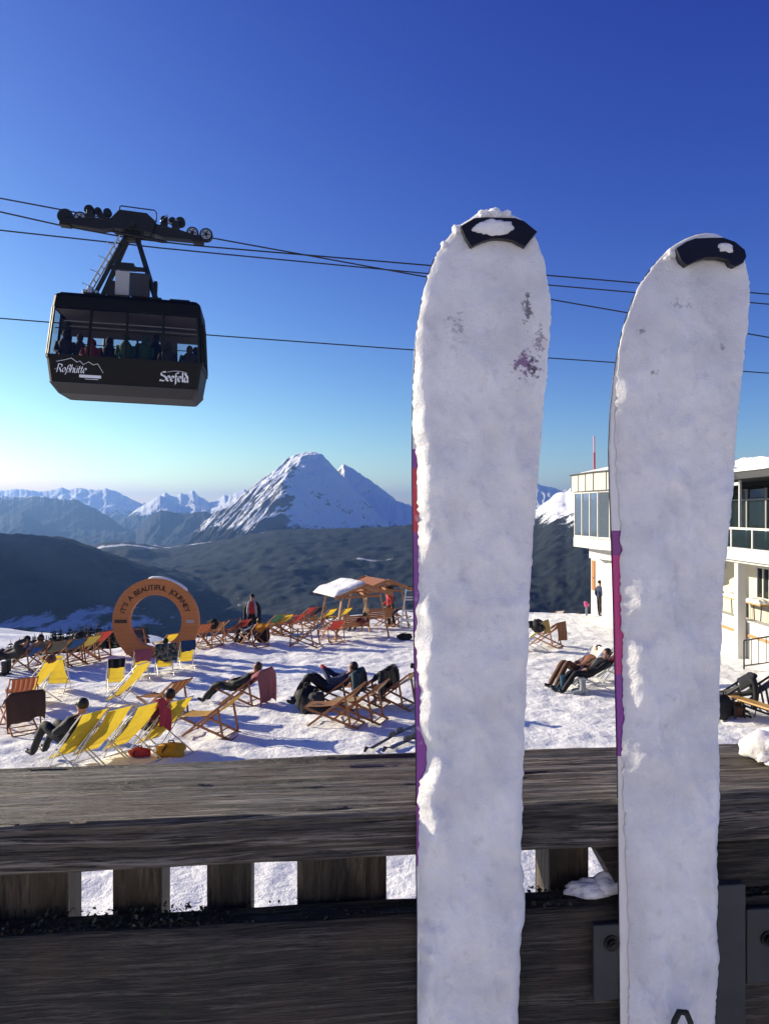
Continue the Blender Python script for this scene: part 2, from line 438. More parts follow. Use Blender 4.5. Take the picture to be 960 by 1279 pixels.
HAZE_COL = (.27, .50, 1.0, 1); HAZE_DEN = 2.7e-5; HAZE_ANI = .6
SKY_STR = .10; SUN_STR = 5.0; EXPO = .76
def build_light():
    w = bpy.data.worlds.new('World'); SC.world = w; w.use_nodes = True
    nt = w.node_tree; bg = nt.nodes['Background']; b = NB(nt)
    sky = b.n('ShaderNodeTexSky', sky_type='NISHITA', sun_disc=False)
    sky.sun_elevation = math.asin(SUN.z); sky.sun_rotation = math.atan2(SUN.x, SUN.y)
    sky.altitude = 1700; sky.air_density = 1.0; sky.dust_density = 1.0; sky.ozone_density = 4.0
    sc = b.n('ShaderNodeSeparateColor', {0: sky.outputs[0]})       # deeper, clearer winter blue
    ch = [b.math('DIVIDE', b.math('MINIMUM', b.math('MULTIPLY', b.math('POWER', b.math('MULTIPLY', sc.outputs[i], .16), g), k), mx), .16) for i, (g, k, mx) in enumerate(((2.0, 2.5, 2.4), (2.0, 1.6, 1.7), (1.05, .93, 1.2)))]
    cc = b.n('ShaderNodeCombineColor', {0: ch[0], 1: ch[1], 2: ch[2]})
    b.link(cc.outputs[0], bg.inputs[0]); bg.inputs[1].default_value = SKY_STR
    L = bpy.data.lights.new('sun', 'SUN'); L.energy = SUN_STR; L.angle = math.radians(.5); L.color = (1, .90, .70)
    o = link('sun', L); o.rotation_euler = SUN.to_track_quat('Z', 'Y').to_euler()
    vs = SC.view_settings; vs.view_transform = 'Standard'; vs.look = 'None'; vs.gamma = 1; vs.use_curve_mapping = False; vs.exposure = EXPO

def build_camera():
    c = bpy.data.cameras.new('camera'); c.sensor_fit = 'VERTICAL'; c.sensor_height = 36; c.lens = 36 * F / 1279
    c.clip_start = .05; c.clip_end = 200000
    o = link('camera', c, None, (0, 0, CAMZ)); o.rotation_euler = (math.pi / 2, 0, 0)
    SC.camera = o
# ================================================================== railing and skis right in front of the camera
def old_wood(name, axis_scale=(3, 60, 60), base=(.044, .036, .028), light=(.21, .182, .145), moss=0.0, crack=1.0):
    """grey weathered board, grain along local x"""
    m, nt, out = newmat(name); b = NB(nt); o = b.obj()
    warp = b.n('ShaderNodeTexNoise', {'Vector': o, 'Scale': 5.0, 'Detail': 2}).outputs['Color']
    ow = b.n('ShaderNodeVectorMath', {0: o, 1: b.n('ShaderNodeVectorMath', {0: warp, 3: .012}, operation='SCALE').outputs[0]}, operation='ADD').outputs[0]
    g1 = b.noise(b.mapping(ow, axis_scale), 1.0, 6, .65)
    g2 = b.noise(b.mapping(ow, (axis_scale[0] * 3, axis_scale[1] * 5, axis_scale[2] * 5)), 1.0, 5, .7)
    blot = b.noise(o, 9, 5)
    g3 = b.noise(b.mapping(ow, (axis_scale[0] * .8, axis_scale[1] * 2.2, axis_scale[2] * 2.2), (3, 1, 2)), 1.0, 4, .6)
    c = b.mix(b.ramp(g1, [(.34, 0.0), (.66, 1.0)]), base, light)
    c = b.mix(b.ramp(g3, [(.50, 0.0), (.62, .85)]), c, [min(1, x * 2.0) for x in light])
    c = b.mix(b.ramp(g2, [(.41, .95), (.52, 0.0)]), c, (.014, .012, .010))
    c = b.mix(b.ramp(g3, [(.30, .95), (.40, 0.0)]), c, (.012, .010, .009))
    c = b.mix(b.math('MULTIPLY', b.ramp(blot, [(.48, 0.0), (.66, 1.0)]), .5), c, (.10, .065, .035))
    if moss:
        c = b.mix(b.ramp(b.noise(o, 40, 5), [(.62 - moss, 0.0), (.7 - moss * .5, .8)]), c, (.035, .045, .02))
    p = b.n('ShaderNodeBsdfPrincipled', {'Base Color': c, 'Roughness': b.math('ADD', .36, b.math('MULTIPLY', g2, .4)), 'Specular IOR Level': .5})
    h = b.math('ADD', b.math('MULTIPLY', g1, .5), b.math('ADD', g2, b.math('MULTIPLY', g3, .8)))
    b.link(b.bump(h, 1.0 * crack, .006), p.inputs['Normal'])
    b.link(p.outputs[0], out.inputs[0])
    return m

FA = math.atan(.1086)
FO = Vector((0, .763, 0))
FE = Vector((math.cos(FA), math.sin(FA), 0)); FN = Vector((-math.sin(FA), math.cos(FA), 0))
def fence_x(u, off=0.0):
    """local x along the railing of the point seen in photo column u on the plane `off` behind its front"""
    k = (u - 480) / F
    p0 = FO + FN * off
    s = (k * p0.y - p0.x) / (FE.x - k * FE.y)
    return s

def rough_board(name, x0, x1, y0, y1, z0, z1, mat, parent, nx=260, seed=1, amp=.003, bev=.006, mitre=0.0):
    """a board along local x with worn, uneven faces and softened edges"""
    xs = np.linspace(x0, x1, nx)
    w = y1 - y0; h = z1 - z0
    P = []
    def edge(a, b_, k): return [(a[0] + (b_[0] - a[0]) * t, a[1] + (b_[1] - a[1]) * t) for t in np.linspace(0, 1, k, endpoint=False)]
    b_ = bev
    prof_ = edge((y0, z0 + b_), (y0, z1 - b_), 18) + edge((y0, z1 - b_), (y0 + b_, z1), 3) + edge((y0 + b_, z1), (y1 - b_, z1), 70) + edge((y1 - b_, z1), (y1, z1 - b_), 2) + edge((y1, z1 - b_), (y1, z0 + b_), 4) + edge((y1, z0 + b_), (y1 - b_, z0), 2) + edge((y1 - b_, z0), (y0 + b_, z0), 5) + edge((y0 + b_, z0), (y0, z0 + b_), 2)
    pr = np.array(prof_); n = len(pr); cy, cz = (y0 + y1) / 2, (z0 + z1) / 2
    arc = np.cumsum(np.r_[0, np.hypot(*np.diff(pr, axis=0).T)])
    S, X = np.meshgrid(arc, xs)
    dn = fbm(X * 3, S * 120, seed, 4) * amp * .55 - np.clip(vnoise(X * 2.2, S * 170, seed + 7), .45, 1) * amp * 1.6 + fbm(X * 14, S * 330, seed + 3, 3) * amp * .3 + vnoise(X * 3, S * 8, seed + 5) * amp * .3
    Yb = np.broadcast_to(pr[:, 0], S.shape); Zb = np.broadcast_to(pr[:, 1], S.shape)
    ny = (Yb - cy) / (w / 2); nz = (Zb - cz) / (h / 2)
    m_ = np.maximum(np.abs(ny), np.abs(nz)); ny = np.where(np.abs(ny) > .97 * m_, ny, 0); nz = np.where(np.abs(nz) > .97 * m_, nz, 0)
    Xm = X + (mitre * (z1 - Zb) if mitre else 0) * (1 - (X - x0) / (x1 - x0))
    G = np.stack([Xm, Yb + ny * dn, Zb + nz * dn], -1)
    G = np.concatenate([G, G[:, :1]], 1)
    o = grid_mesh(name, G, mat, parent)
    me = o.data
    bm = bmesh.new(); bm.from_mesh(me); bmesh.ops.remove_doubles(bm, verts=bm.verts, dist=1e-6)
    bmesh.ops.holes_fill(bm, edges=[e for e in bm.edges if e.is_boundary]); bmesh.ops.recalc_face_normals(bm, faces=bm.faces)
    bm.to_mesh(me); bm.free(); me.update()
    return o

def build_fence():
    root = empty('wooden_railing', FO + Vector((0, 0, CAMZ - 1.35)), FA)
    tag(root, 'weathered grey wooden railing of boards and short slats the two skis lean on', 'railing')
    zc = 1.35                                    # camera height in local z
    wt = old_wood('grey_rail_wood', (4.5, 80, 80))
    wd = old_wood('dark_board_wood', (7, 90, 90), (.030, .025, .020), (.082, .069, .053), moss=.03)
    ws = old_wood('dark_slat_wood', (60, 60, 3), (.025, .02, .015), (.07, .055, .038))
    rough_board('top_rail', -2.3, 2.7, 0, .180, zc - .347, zc - .295, wt, root, 900, 5)
    rough_board('lower_board', -2.3, 2.7, .002, .048, zc - .67, zc - .405, wd, root, 600, 9, .0025)
    rough_board('lower_board', -2.3, 2.7, .002, .048, zc - 1.06, zc - .78, wd, root, 300, 19, .0025)
    for x in (-2.1, .66, 2.5):
        mb = MB(); mb.box((x, .112, zc - .86), (.11, .11, 1.02), bev=.004); mb.build('post', ws, root)
    rough_board('brace_board', fence_x(738, .03), 2.7, .018, .058, zc - .404, zc - .3505, wd, root, 120, 12, .0015, .003, mitre=.55)
    # upright slats seen through the gap under the rail
    for k, (u0, u1, off) in enumerate([(-26, 84, .052), (140, 202, .052), (258, 314, .052), (371, 483, .052), (556, 604, .052), (686, 736, .052), (800, 850, .06), (1010, 1060, .052), (1130, 1180, .052), (1260, 1310, .052), (-150, -95, .052), (-300, -240, .052), (-470, -410, .052)]):
        a, b_ = fence_x(u0, off), fence_x(u1, off)
        mb = MB(); mb.box(((a + b_) / 2, off + .028, zc - .60), (b_ - a, .054, .515), bev=.003)
        mb.build('slat', ws, root)
    st = plain('zinc_plate', (.055, .057, .056), .6, .3, .35, 18)
    dk = plain('dark_bolt', (.03, .03, .03), .4, .8)
    def plate(name, u0, u1, z0, z1, off, th, bolts=()):
        a, b_ = fence_x(u0, off), fence_x(u1, off)
        mb = MB(); mb.box(((a + b_) / 2, off + th / 2, (z0 + z1) / 2), (b_ - a, th, z1 - z0), bev=.0015)
        o = mb.build(name, st, root)
        for (u, z) in bolts:
            x = fence_x(u, off); q = MB()
            q.disc((x, off - .001, z), (0, 1, 0), .008, .002, 18); q.disc((x, off - .003, z), (0, 1, 0), .0052, .005, 6); q.disc((x, off - .006, z), (0, 1, 0), .003, .003, 10)
            q.build('bolt', dk, o)
    plate('metal_plate', 741, 905, zc - .497, zc - .42, -.006, .006, [(763, zc - .4385)])
    plate('post_bracket', 893, 931, zc - .75, zc - .382, -.014, .012)
    plate('metal_plate', 932, 1010, zc - .49, zc - .413, -.006, .006, [(958, zc - .444)])
    # moss and grit on top of the lower board
    rnd = random.Random(3); mb = MB()
    for i in range(5200):
        x = rnd.uniform(-.95, 1.2); y = .010 + rnd.random() ** 1.5 * .042
        dens = .5 + .5 * float(vnoise(np.array([x * 9.0]), np.array([2.0]), 3)[0])
        if rnd.random() > dens * 1.15: continue
        z = zc - .4055 + rnd.random() * .009 * max(0, dens - .35)
        r = rnd.uniform(.0012, .0034)
        a = rnd.uniform(0, 6.28); t = rnd.uniform(-.9, .9)
        d1 = Vector((math.cos(a), math.sin(a), t)) * r; d2 = Vector((-math.sin(a), math.cos(a), rnd.uniform(-.6, .6))) * r * .7
        c = Vector((x, y, z)); mb.add([c - d1, c - d2, c + d1, c + d2 + Vector((0, 0, r * .4))], [(0, 1, 2, 3)], rnd.choice((0, 0, 0, 1, 1, 2)))
    o = mb.build('moss', [plain('moss_dark', (.03, .035, .018), .9), plain('moss_brown', (.06, .045, .025), .9), plain('moss_pale', (.14, .13, .09), .9)], root)
    o['kind'] = 'stuff'
    # snow crumbs
    def clump(name, c, r, label, seed, sq=(1, .7, .6), n=26):
        rr = random.Random(seed); mb = MB(); bm = bmesh.new()
        bmesh.ops.create_icosphere(bm, subdivisions=4, radius=1)
        for v in bm.verts:
            d = v.co.copy()
            k = 1 + .22 * float(fbm(np.array([d.x * 1.6 + seed]), np.array([d.y * 1.6 + d.z * 1.3]), seed, 3)[0]) + .07 * float(vnoise(np.array([d.x * 7 + d.z * 3]), np.array([d.y * 7 - d.z * 4]), seed + 4)[0])
            v.co = Vector((d.x * sq[0], d.y * sq[1], max(d.z * sq[2], -.12))) * r * k
        me = bpy.data.meshes.new(name); bm.to_mesh(me); bm.free()
        for p in me.polygons: p.use_smooth = True
        me.materials.append(SKISNOW())
        o = link(name, me, None, c); o.rotation_euler = (0, 0, FA)
        return tag(o, label, 'snow')
    def fp(u, off, z): return FO + FE * fence_x(u, off) + FN * off + Vector((0, 0, z))
    clump('snow_clump', fp(972, .10, CAMZ - .289), .036, 'large lump of white snow on top of the rail at its right end', 3, (1.1, .9, .85))
    clump('snow_clump', fp(735, .028, CAMZ - .402), .017, 'small grey snow lump on the lower board under the rail between the skis', 5, (1.7, .7, .75))
    clump('snow_clump', fp(762, .030, CAMZ - .400), .017, 'rounded snow lump on the lower board touching the right ski', 6, (1.3, .7, 1.0))

_ss = []
def SKISNOW():
    if _ss: return _ss[0]
    m, nt, out = newmat('clinging_snow'); b = NB(nt); o = b.obj()
    n1 = b.noise(o, 14, 5, .6); n2 = b.noise(o, 70, 5, .6); n3 = b.noise(o, 420, 4, .65)
    c = b.mix(b.ramp(n1, [(.32, 0.0), (.62, 1.0)]), (.74, .725, .712), (.92, .91, .90))
    c = b.mix(b.ramp(n2, [(.26, .5), (.42, 0.0)]), c, (.60, .58, .58))
    p = b.n('ShaderNodeBsdfPrincipled', {'Base Color': c, 'Roughness': .55, 'Specular IOR Level': .3, 'Subsurface Weight': .35, 'Subsurface Radius': (.010, .011, .013), 'Subsurface Scale': 1.0})
    h = b.math('ADD', b.math('MULTIPLY', n2, .35), b.math('MULTIPLY', n3, .5))
    b.link(b.bump(h, .55, .005), p.inputs['Normal'])
    b.link(p.outputs[0], out.inputs[0]); _ss.append(m)
    return m

def build_ski(name, label, outline_l, outline_r, top, base_d, lean, yaw, clip, stops, margin, specks, seed, soft=.013, lumps=()):
    """outlines are photo positions; they are laid on the ski's own leaning plane at its real distance"""
    P0 = Vector(((top[0] - 480) / F * base_d, base_d, CAMZ - .295))
    up = Vector((0, math.sin(lean), math.cos(lean))); side = Vector((math.cos(yaw), math.sin(yaw), 0))
    side = (side - up * side.dot(up)).normalized(); nrm = side.cross(up)          # nrm points away from the camera? fixed below
    if nrm.y > 0: nrm = -nrm
    def hit(u, v):
        d = Vector(((u - 480) / F, 1, (640 - v) / F)); o = Vector((0, 0, CAMZ))
        t = (P0 - o).dot(nrm) / d.dot(nrm); q = o + d * t - P0
        return q.dot(side), q.dot(up)
    L = [hit(*p) for p in outline_l]; R = [hit(*p) for p in outline_r]; T = hit(*top)
    L = [T] + L; R = [T] + R
    tmin = -(P0.z - (CAMZ - 1.35)) / up.z
    lt = [p[1] for p in L][::-1]; ls = [p[0] for p in L][::-1]; rt = [p[1] for p in R][::-1]; rs = [p[0] for p in R][::-1]
    ttop = T[1]
    M = Matrix((side, -nrm, up)).transposed().to_4x4(); M.translation = P0
    root = empty(name, (0, 0, 0)); root.matrix_world = M
    tag(root, label, 'ski', 'pair of skis leaning on the railing')
    # rows from the tip down, denser where the tip curves
    a = np.linspace(0, 1, 70); ts = np.r_[ttop - .06 * a ** 2, np.linspace(ttop - .062, tmin + .03, 460)][::-1]
    sl = np.interp(ts, lt, ls); sr = np.interp(ts, rt, rs)
    mid = T[0]
    rock = np.clip((ts - (ttop - .16)) / .16, 0, None) ** 2 * .022         # the shovel curves away from the camera
    k = 36; f = np.linspace(0, 1, k)
    inset = .0016
    cam = M.inverted() @ Vector((0, 0, CAMZ))
    def bend(G):
        kx = (G[..., 1] - cam.y) / (0 - cam.y); kx = np.where(G[..., 1] > .0, kx, 1.0)
        G = G.copy(); G[..., 0] = cam.x + (G[..., 0] - cam.x) * kx; G[..., 2] = cam.z + (G[..., 2] - cam.z) * kx
        return G
    # ski body (local axes: x across, y away from the camera, z along)
    def loop(x0, x1, y):
        return x0[:, None] + (x1 - x0)[:, None] * f[None, :], np.broadcast_to(y[:, None], (len(ts), k)), np.broadcast_to(ts[:, None], (len(ts), k))
    xl = sl + np.minimum(inset, (sr - sl) * .2); xr = sr - np.minimum(inset * 1.6, (sr - sl) * .2)
    fr = np.stack(loop(xl, xr, rock), -1); bk = np.stack(loop(xl, xr, rock + .011), -1)
    G = np.concatenate([fr, bk[:, ::-1], fr[:, :1]], 1)
    m, nt, out = newmat(name + '_base_coat'); b = NB(nt); o = b.obj()
    z = b.n('ShaderNodeSeparateXYZ', {0: o}).outputs[2]
    mr = b.n('ShaderNodeMapRange', {'Value': z, 'From Min': tmin, 'From Max': ttop}, clamp=True).outputs[0]
    um = sum(p[0] for p in outline_l[6:20]) / 14
    tp = lambda v: (hit(um, v)[1] - tmin) / (ttop - tmin)
    rp = [(0.0, stops[-1][1])] + [(tp(stops[i + 1][0]), stops[i][1]) for i in range(len(stops) - 2, -1, -1)]
    c = b.ramp(mr, rp, 'CONSTANT')
    c = b.mix(b.ramp(b.noise(o, 60, 4), [(.60, 0.0), (.68, .35)]), c, (.8, .8, .82))
    b.link(b.n('ShaderNodeBsdfPrincipled', {'Base Color': c, 'Roughness': .3, 'Coat Weight': .3}).outputs[0], out.inputs[0])
    body = grid_mesh('ski_body', bend(G), m, root, smooth=False)
    bm = bmesh.new(); bm.from_mesh(body.data); bmesh.ops.remove_doubles(bm, verts=bm.verts, dist=1e-6); bmesh.ops.holes_fill(bm, edges=[e for e in bm.edges if e.is_boundary]); bmesh.ops.recalc_face_normals(bm, faces=bm.faces); bm.to_mesh(body.data); bm.free()
    # dark steel edge and topsheet rim
    mb = MB()
    for xx, sg in ((xl, -1), (xr, 1)):
        pts = [tuple(bend(np.array([xx[i] + sg * .0004, rock[i] + .0115, ts[i]]))) for i in range(0, len(ts), 6)]
        mb.tube(pts, .0008, 6)
    mb.build('steel_edge', plain('ski_steel', (.03, .03, .035), .3, .8), root)
    # clinging snow
    kk = 64; g = np.linspace(0, 1, kk)
    Tg = np.broadcast_to(ts[:, None], (len(ts), kk))
    mg = np.interp(ts, *zip(*sorted((hit(480, v)[1], w / F * base_d) for v, w in margin)))
    wob = .0022 * fbm(ts * 55, ts * 0, seed, 4) + .0012 * vnoise(ts * 300, ts * 0, seed + 8)
    low = smooth(-.42, -.62, ts - ttop); wob2 = .0035 * low * np.clip(fbm(ts * 22, ts * 0 + 9, seed + 12, 4), -.5, 1) + .0009 * fbm(ts * 30, ts * 0 + 5, seed + 2, 4) + .0008 * vnoise(ts * 260, ts * 0, seed + 9)
    tap = np.clip((ttop - ts) / .05, 0, 1)
    x0 = sl + (mg + np.abs(wob) + .0008) * tap; x1 = sr + wob2 * tap * .8
    X = x0[:, None] + (x1 - x0)[:, None] * g[None, :]
    edge = np.minimum(g, 1 - g)[None, :] * (x1 - x0)[:, None]
    sf = soft * (1 + .45 * fbm(ts * 16, ts * 0 + 3, seed + 60, 3))[:, None]
    el = np.clip(g[None, :] * (x1 - x0)[:, None] / sf, 0, 1); er = np.clip((1 - g)[None, :] * (x1 - x0)[:, None] / .011, 0, 1)
    rim = np.minimum(np.sin(el * math.pi / 2), np.sqrt(er * (2 - er)))
    th = .0095 + (.0052 * fbm(X * 16, Tg * 9, seed + 20, 3, .45)) + .0024 * ridged(X * 30, Tg * 17, seed + 30, 4) + .0022 * np.clip(fbm(X * 60, Tg * 45, seed + 70, 3), .1, 1) + .0004 * fbm(X * 240, Tg * 240, seed + 40, 3)
    # thin near the tip, thicker in crusts along the left edge
    th = th * (.30 + .70 * smooth(ttop - .02, ttop - .30, Tg)) + .0035 * np.exp(-((edge - .014) / .012) ** 2) * smooth(ttop - .25, ttop - .45, Tg) * np.clip(1.6 * fbm(X * 10, Tg * 14, seed + 50, 4), -.6, 1.6)
    th = np.clip(th, .0012, None) * (.12 + .88 * rim)
    # clip area kept clean
    Y = rock[:, None] - .0006 - th
    front = np.stack([X, Y, Tg], -1)
    backY = np.broadcast_to((rock - .0004)[:, None], X.shape)
    back = np.stack([X, backY, Tg], -1)
    G = np.concatenate([front, back[:, ::-1], front[:, :1]], 1)
    sm = SKISNOW().copy(); sm.name = name + '_snow'
    nt = sm.node_tree; b = NB(nt); p = next(n for n in nt.nodes if n.type == 'BSDF_PRINCIPLED')
    old = p.inputs['Base Color'].links[0].from_socket
    o = b.obj(); col = old
    for (u, v, ru, rv, cc, thr) in specks:                     # grit and dye stains caught in the snow
        s_, t_ = hit(u, v)
        q = b.n('ShaderNodeVectorMath', {0: o, 1: (s_, 0, t_)}, operation='SUBTRACT').outputs[0]
        q = b.n('ShaderNodeVectorMath', {0: q, 1: (F / base_d / ru, 0, F / base_d / rv)}, operation='MULTIPLY').outputs[0]
        ln = b.n('ShaderNodeVectorMath', {0: q}, operation='LENGTH').outputs['Value']
        msk = b.ramp(ln, [(0.0, 1.0), (1.0, 0.0)])
        nz = b.math('ADD', b.noise(o, 170, 4, .7), b.math('MULTIPLY', msk, .42))
        fac = b.ramp(nz, [(thr, 0.0), (thr + .10, .85)])
        fac = b.math('MULTIPLY', fac, b.ramp(ln, [(.8, 1.0), (1.0, 0.0)]))
        col = b.mix(fac, col, cc)
    b.link(col, p.inputs['Base Color'])
    K_ = np.broadcast_to(rock[:, None], X.shape)
    def bend2(P, R_):
        kx = (R_ - cam.y) / (0 - cam.y); P = P.copy(); P[..., 0] = cam.x + (P[..., 0] - cam.x) * kx; P[..., 2] = cam.z + (P[..., 2] - cam.z) * kx
        return P
    sn = grid_mesh('snow_layer', bend2(G, np.concatenate([K_, K_, K_[:, :1]], 1)), sm, root)
    # plastic skin clip over the tip
    cu, cv, pts, hole = clip
    def poly(ps, y0, y1, name_, mat_, par):
        loc = [hit(*q) for q in ps]; n = len(loc)
        ry = lambda t: float(np.interp(t, ts, rock))
        mb = MB()
        vs = [tuple(bend2(np.array([s_, ry(t_) + y, t_]), ry(t_))) for y in (y0, y1) for s_, t_ in loc]
        mb.add(vs, [tuple(range(n)), tuple(range(2 * n - 1, n - 1, -1))] + [(i, i + n, (i + 1) % n + n, (i + 1) % n) for i in range(n)])
        return mb.build(name_, mat_, par)
    blk = plain('black_plastic', (.012, .012, .014), .38, 0, .2, 60)
    cl = poly(pts, -.0125, -.0035, 'tip_clip', blk, root)
    # snow caught on the clip
    bm = bmesh.new(); bmesh.ops.create_icosphere(bm, subdivisions=4, radius=1)
    (hu, hv), (hw, hh), tilt = hole
    hs, ht = hit(hu, hv); ct, st_ = math.cos(tilt), math.sin(tilt)
    for v in bm.verts:
        d = v.co
        kx = 1 + .25 * float(fbm(np.array([d.x * 2 + seed]), np.array([d.z * 2 + d.y]), seed, 4)[0])
        x = d.x * hw / F * base_d * kx; zz = d.z * hh / F * base_d * kx
        hr = float(np.interp(ht, ts, rock)); v.co = Vector(bend2(np.array([hs + x * ct - zz * st_, hr - .0128 + d.y * .0028, ht + x * st_ + zz * ct]), hr))
    me = bpy.data.meshes.new('clip_snow'); bm.to_mesh(me); bm.free(); me.materials.append(SKISNOW())
    for q in me.polygons: q.use_smooth = True
    link('clip_snow', me, cl)
    # crusty lumps clinging to the tip
    for (lu, lv, lr, sd) in lumps:
        s_, t_ = hit(lu, lv); q = min(t_, ttop); bm = bmesh.new(); bmesh.ops.create_icosphere(bm, subdivisions=4, radius=1); rd = lr / F * base_d
        hr = float(np.interp(q, ts, rock))
        for v in bm.verts:
            d = v.co; kx = 1 + .3 * float(fbm(np.array([d.x * 1.7 + sd]), np.array([d.z * 1.7 + d.y * 1.3]), sd, 4)[0])
            v.co = Vector(bend2(np.array([s_ + d.x * rd * kx, hr - .003 + d.y * rd * .8 * kx, t_ + d.z * rd * kx]), hr))
        me = bpy.data.meshes.new('snow_lump'); bm.to_mesh(me); bm.free(); me.materials.append(SKISNOW())
        for p in me.polygons: p.use_smooth = True
        link('snow_lump', me, sn)
    return root, hit, M

def build_skis():
    W = (.78, .77, .75); PU = (.24, .03, .30); RD = (.62, .02, .06); MG = (.55, .015, .20); DP = (.22, .02, .22); LV = (.55, .48, .62)
    l1 = [(596, 267), (585, 275), (575, 281), (566, 288), (556, 300), (545, 315), (536, 335), (529, 358), (522, 390), (517, 430), (514, 480), (513, 540), (513, 600), (514, 680), (515, 760), (516, 850), (518, 950), (518, 1050), (519, 1150), (519, 1279), (519, 1400), (517, 1700), (515, 2100)]
    r1 = [(634, 267), (650, 275), (662, 287), (670, 303), (678, 325), (684, 350), (687, 378), (686, 420), (682, 465), (677, 520), (672, 575), (668, 630), (664, 690), (660, 760), (657, 830), (654, 900), (651, 980), (650, 1060), (651, 1130), (650, 1200), (648, 1279), (648, 1400), (652, 1700), (656, 2100)]
    build_ski('ski', 'left snow caked ski with red and purple edge, the one whose tip is higher', l1, r1, (617, 264), .768, math.radians(2.2), math.radians(3),
              (0, 0, [(573, 289), (590, 279), (604, 278), (640, 279), (651, 283), (667, 296), (663, 300), (652, 314), (646, 311), (637, 306), (625, 304), (612, 304), (601, 307), (586, 314), (579, 303)], ((611, 292), (24, 10), .12)),
              [(200, W), (568, PU), (592, RD), (668, PU), (1085, W)],
              [(200, -1), (300, -1), (540, 0), (572, 5), (690, 6), (745, 5), (785, 0), (830, 2), (860, 5), (915, 6), (930, 12), (958, 13), (978, 3), (1000, 1), (1030, 3), (1085, 2), (1100, 1), (2100, 1)],
              [(655, 458, 34, 40, (.20, .08, .22), .74), (664, 462, 16, 34, (.10, .08, .10), .76), (657, 388, 13, 46, (.14, .11, .14), .75), (672, 430, 20, 70, (.35, .30, .36), .80), (570, 410, 36, 60, (.45, .42, .45), .84)], 201, .013, [(571, 290, 7, 3), (603, 271, 7, 4), (618, 270, 9, 8), (632, 271, 6, 9), (553, 307, 4, 5)])
    l2 = [(868, 294), (855, 299), (842, 306), (828, 317), (815, 331), (803, 347), (793, 364), (784, 385), (776, 410), (769, 440), (764, 475), (760, 515), (758, 560), (759, 610), (761, 660), (763, 720), (765, 800), (767, 880), (769, 960), (770, 1060), (771, 1160), (772, 1279), (773, 1400), (773, 1700), (772, 2100)]
    r2 = [(895, 294), (907, 300), (918, 308), (926, 319), (931, 333), (934, 352), (934, 378), (932, 410), (928, 450), (923, 495), (917, 545), (912, 600), (907, 660), (903, 720), (899, 790), (897, 850), (896, 920), (895, 1000), (893, 1060), (896, 1130), (896, 1200), (891, 1279), (892, 1400), (896, 1700), (900, 2100)]
    root, hit, M = build_ski('ski', 'right snow caked ski with magenta edge, the one whose tip is lower', l2, r2, (881, 292), .792, math.radians(2.2), math.radians(3),
              (0, 0, [(838, 316), (850, 308), (861, 304), (880, 303), (896, 303), (910, 308), (922, 318), (924, 326), (920, 334), (911, 338), (905, 336), (902, 330), (890, 327), (875, 327), (863, 331), (851, 337), (844, 331)], ((899, 316), (10, 6), -.3)),
              [(200, W), (664, DP), (700, MG), (850, PU), (950, (.80, .77, .70))],
              [(200, -1), (330, -1), (420, 0), (520, 6), (600, 9), (660, 11), (700, 9), (760, 8), (850, 9), (900, 7), (950, 5), (1000, 6), (1060, 8), (1150, 11), (1279, 10), (2100, 7)],
              [(800, 415, 16, 12, (.30, .27, .28), .80), (812, 470, 22, 16, (.40, .33, .30), .82), (897, 435, 12, 26, (.40, .36, .38), .84), (850, 380, 50, 40, (.5, .47, .48), .86)], 231, .034, [(837, 318, 6, 6), (831, 325, 4, 7)])
    # black rubber ski strap end at the bottom of the right ski
    s_, t_ = hit(835, 1247)
    mb = MB()
    mb.tube([(s_ - .009, -.022, t_ - .03), (s_ - .008, -.031, t_ - .004), (s_ - .004, -.033, t_ + .006), (s_ + .003, -.033, t_ + .005), (s_ + .008, -.031, t_ - .006), (s_ + .009, -.026, t_ - .03)], .003, 8)
    mb.build('strap_loop', plain('black_rubber', (.012, .012, .012), .6), root)

def build_deck():
    mb = MB(); mb.box((0, 1.06, 1.2), (44, .12, 4.0)); tag(mb.build('retaining_wall', plain('concrete', (.28, .27, .25), .85, 0, .15, 2, bump=.2)), 'grey concrete wall holding up the deck under the wooden railing', 'wall')
    # snow-covered sun deck the photographer stands on, plus an unseen slope added behind to bounce light onto the skis
    xs = np.linspace(-22, 22, 160); ys = np.linspace(-45, 1.0, 190)
    X, Y = np.meshgrid(xs, ys)
    Z = CAMZ - 1.37 + .03 * fbm(X * 1.2, Y * 1.2, 7, 4) + .42 * np.clip(-Y - 6, 0, None) + np.clip(-Y - 6, 0, None) * .02 * fbm(X * .3, Y * .3, 9, 3)
    tag(grid_mesh('deck', np.stack([X, Y, Z], -1), snow_mat('packed_deck_snow', .7, 9.0, (.88, .85, .80))), kind='structure')
# ================================================================== cable car
# local frame: x along the cables (to the right and a little away), y away, z up
GY = math.radians(9); GT = math.radians(2.0)
GC = PX(165, 441, 24.0)
GR = (Matrix.Rotation(GY, 4, 'Z') @ Matrix.Rotation(GT, 4, 'Y'))
def pen(mb, strokes, nib, ang, M, lift=.0, k=8):
    """broad-nib lettering: each stroke is a polyline, drawn with a flat pen held at an angle"""
    nx, ny = math.cos(ang) * nib / 2, math.sin(ang) * nib / 2
    i = 0
    for st in strokes:
        for (a, b_) in zip(st[:-1], st[1:]):
            z = lift + .0002 * (i % 12); i += 1
            q = [(a[0] - nx, a[1] - ny), (a[0] + nx, a[1] + ny), (b_[0] + nx, b_[1] + ny), (b_[0] - nx, b_[1] - ny)]
            ar = sum(q[j][0] * q[(j + 1) % 4][1] - q[(j + 1) % 4][0] * q[j][1] for j in range(4))
            if abs(ar) < 1e-7: continue
            mb.add([M(x, y, z) for x, y in q], [(0, 1, 2, 3)])

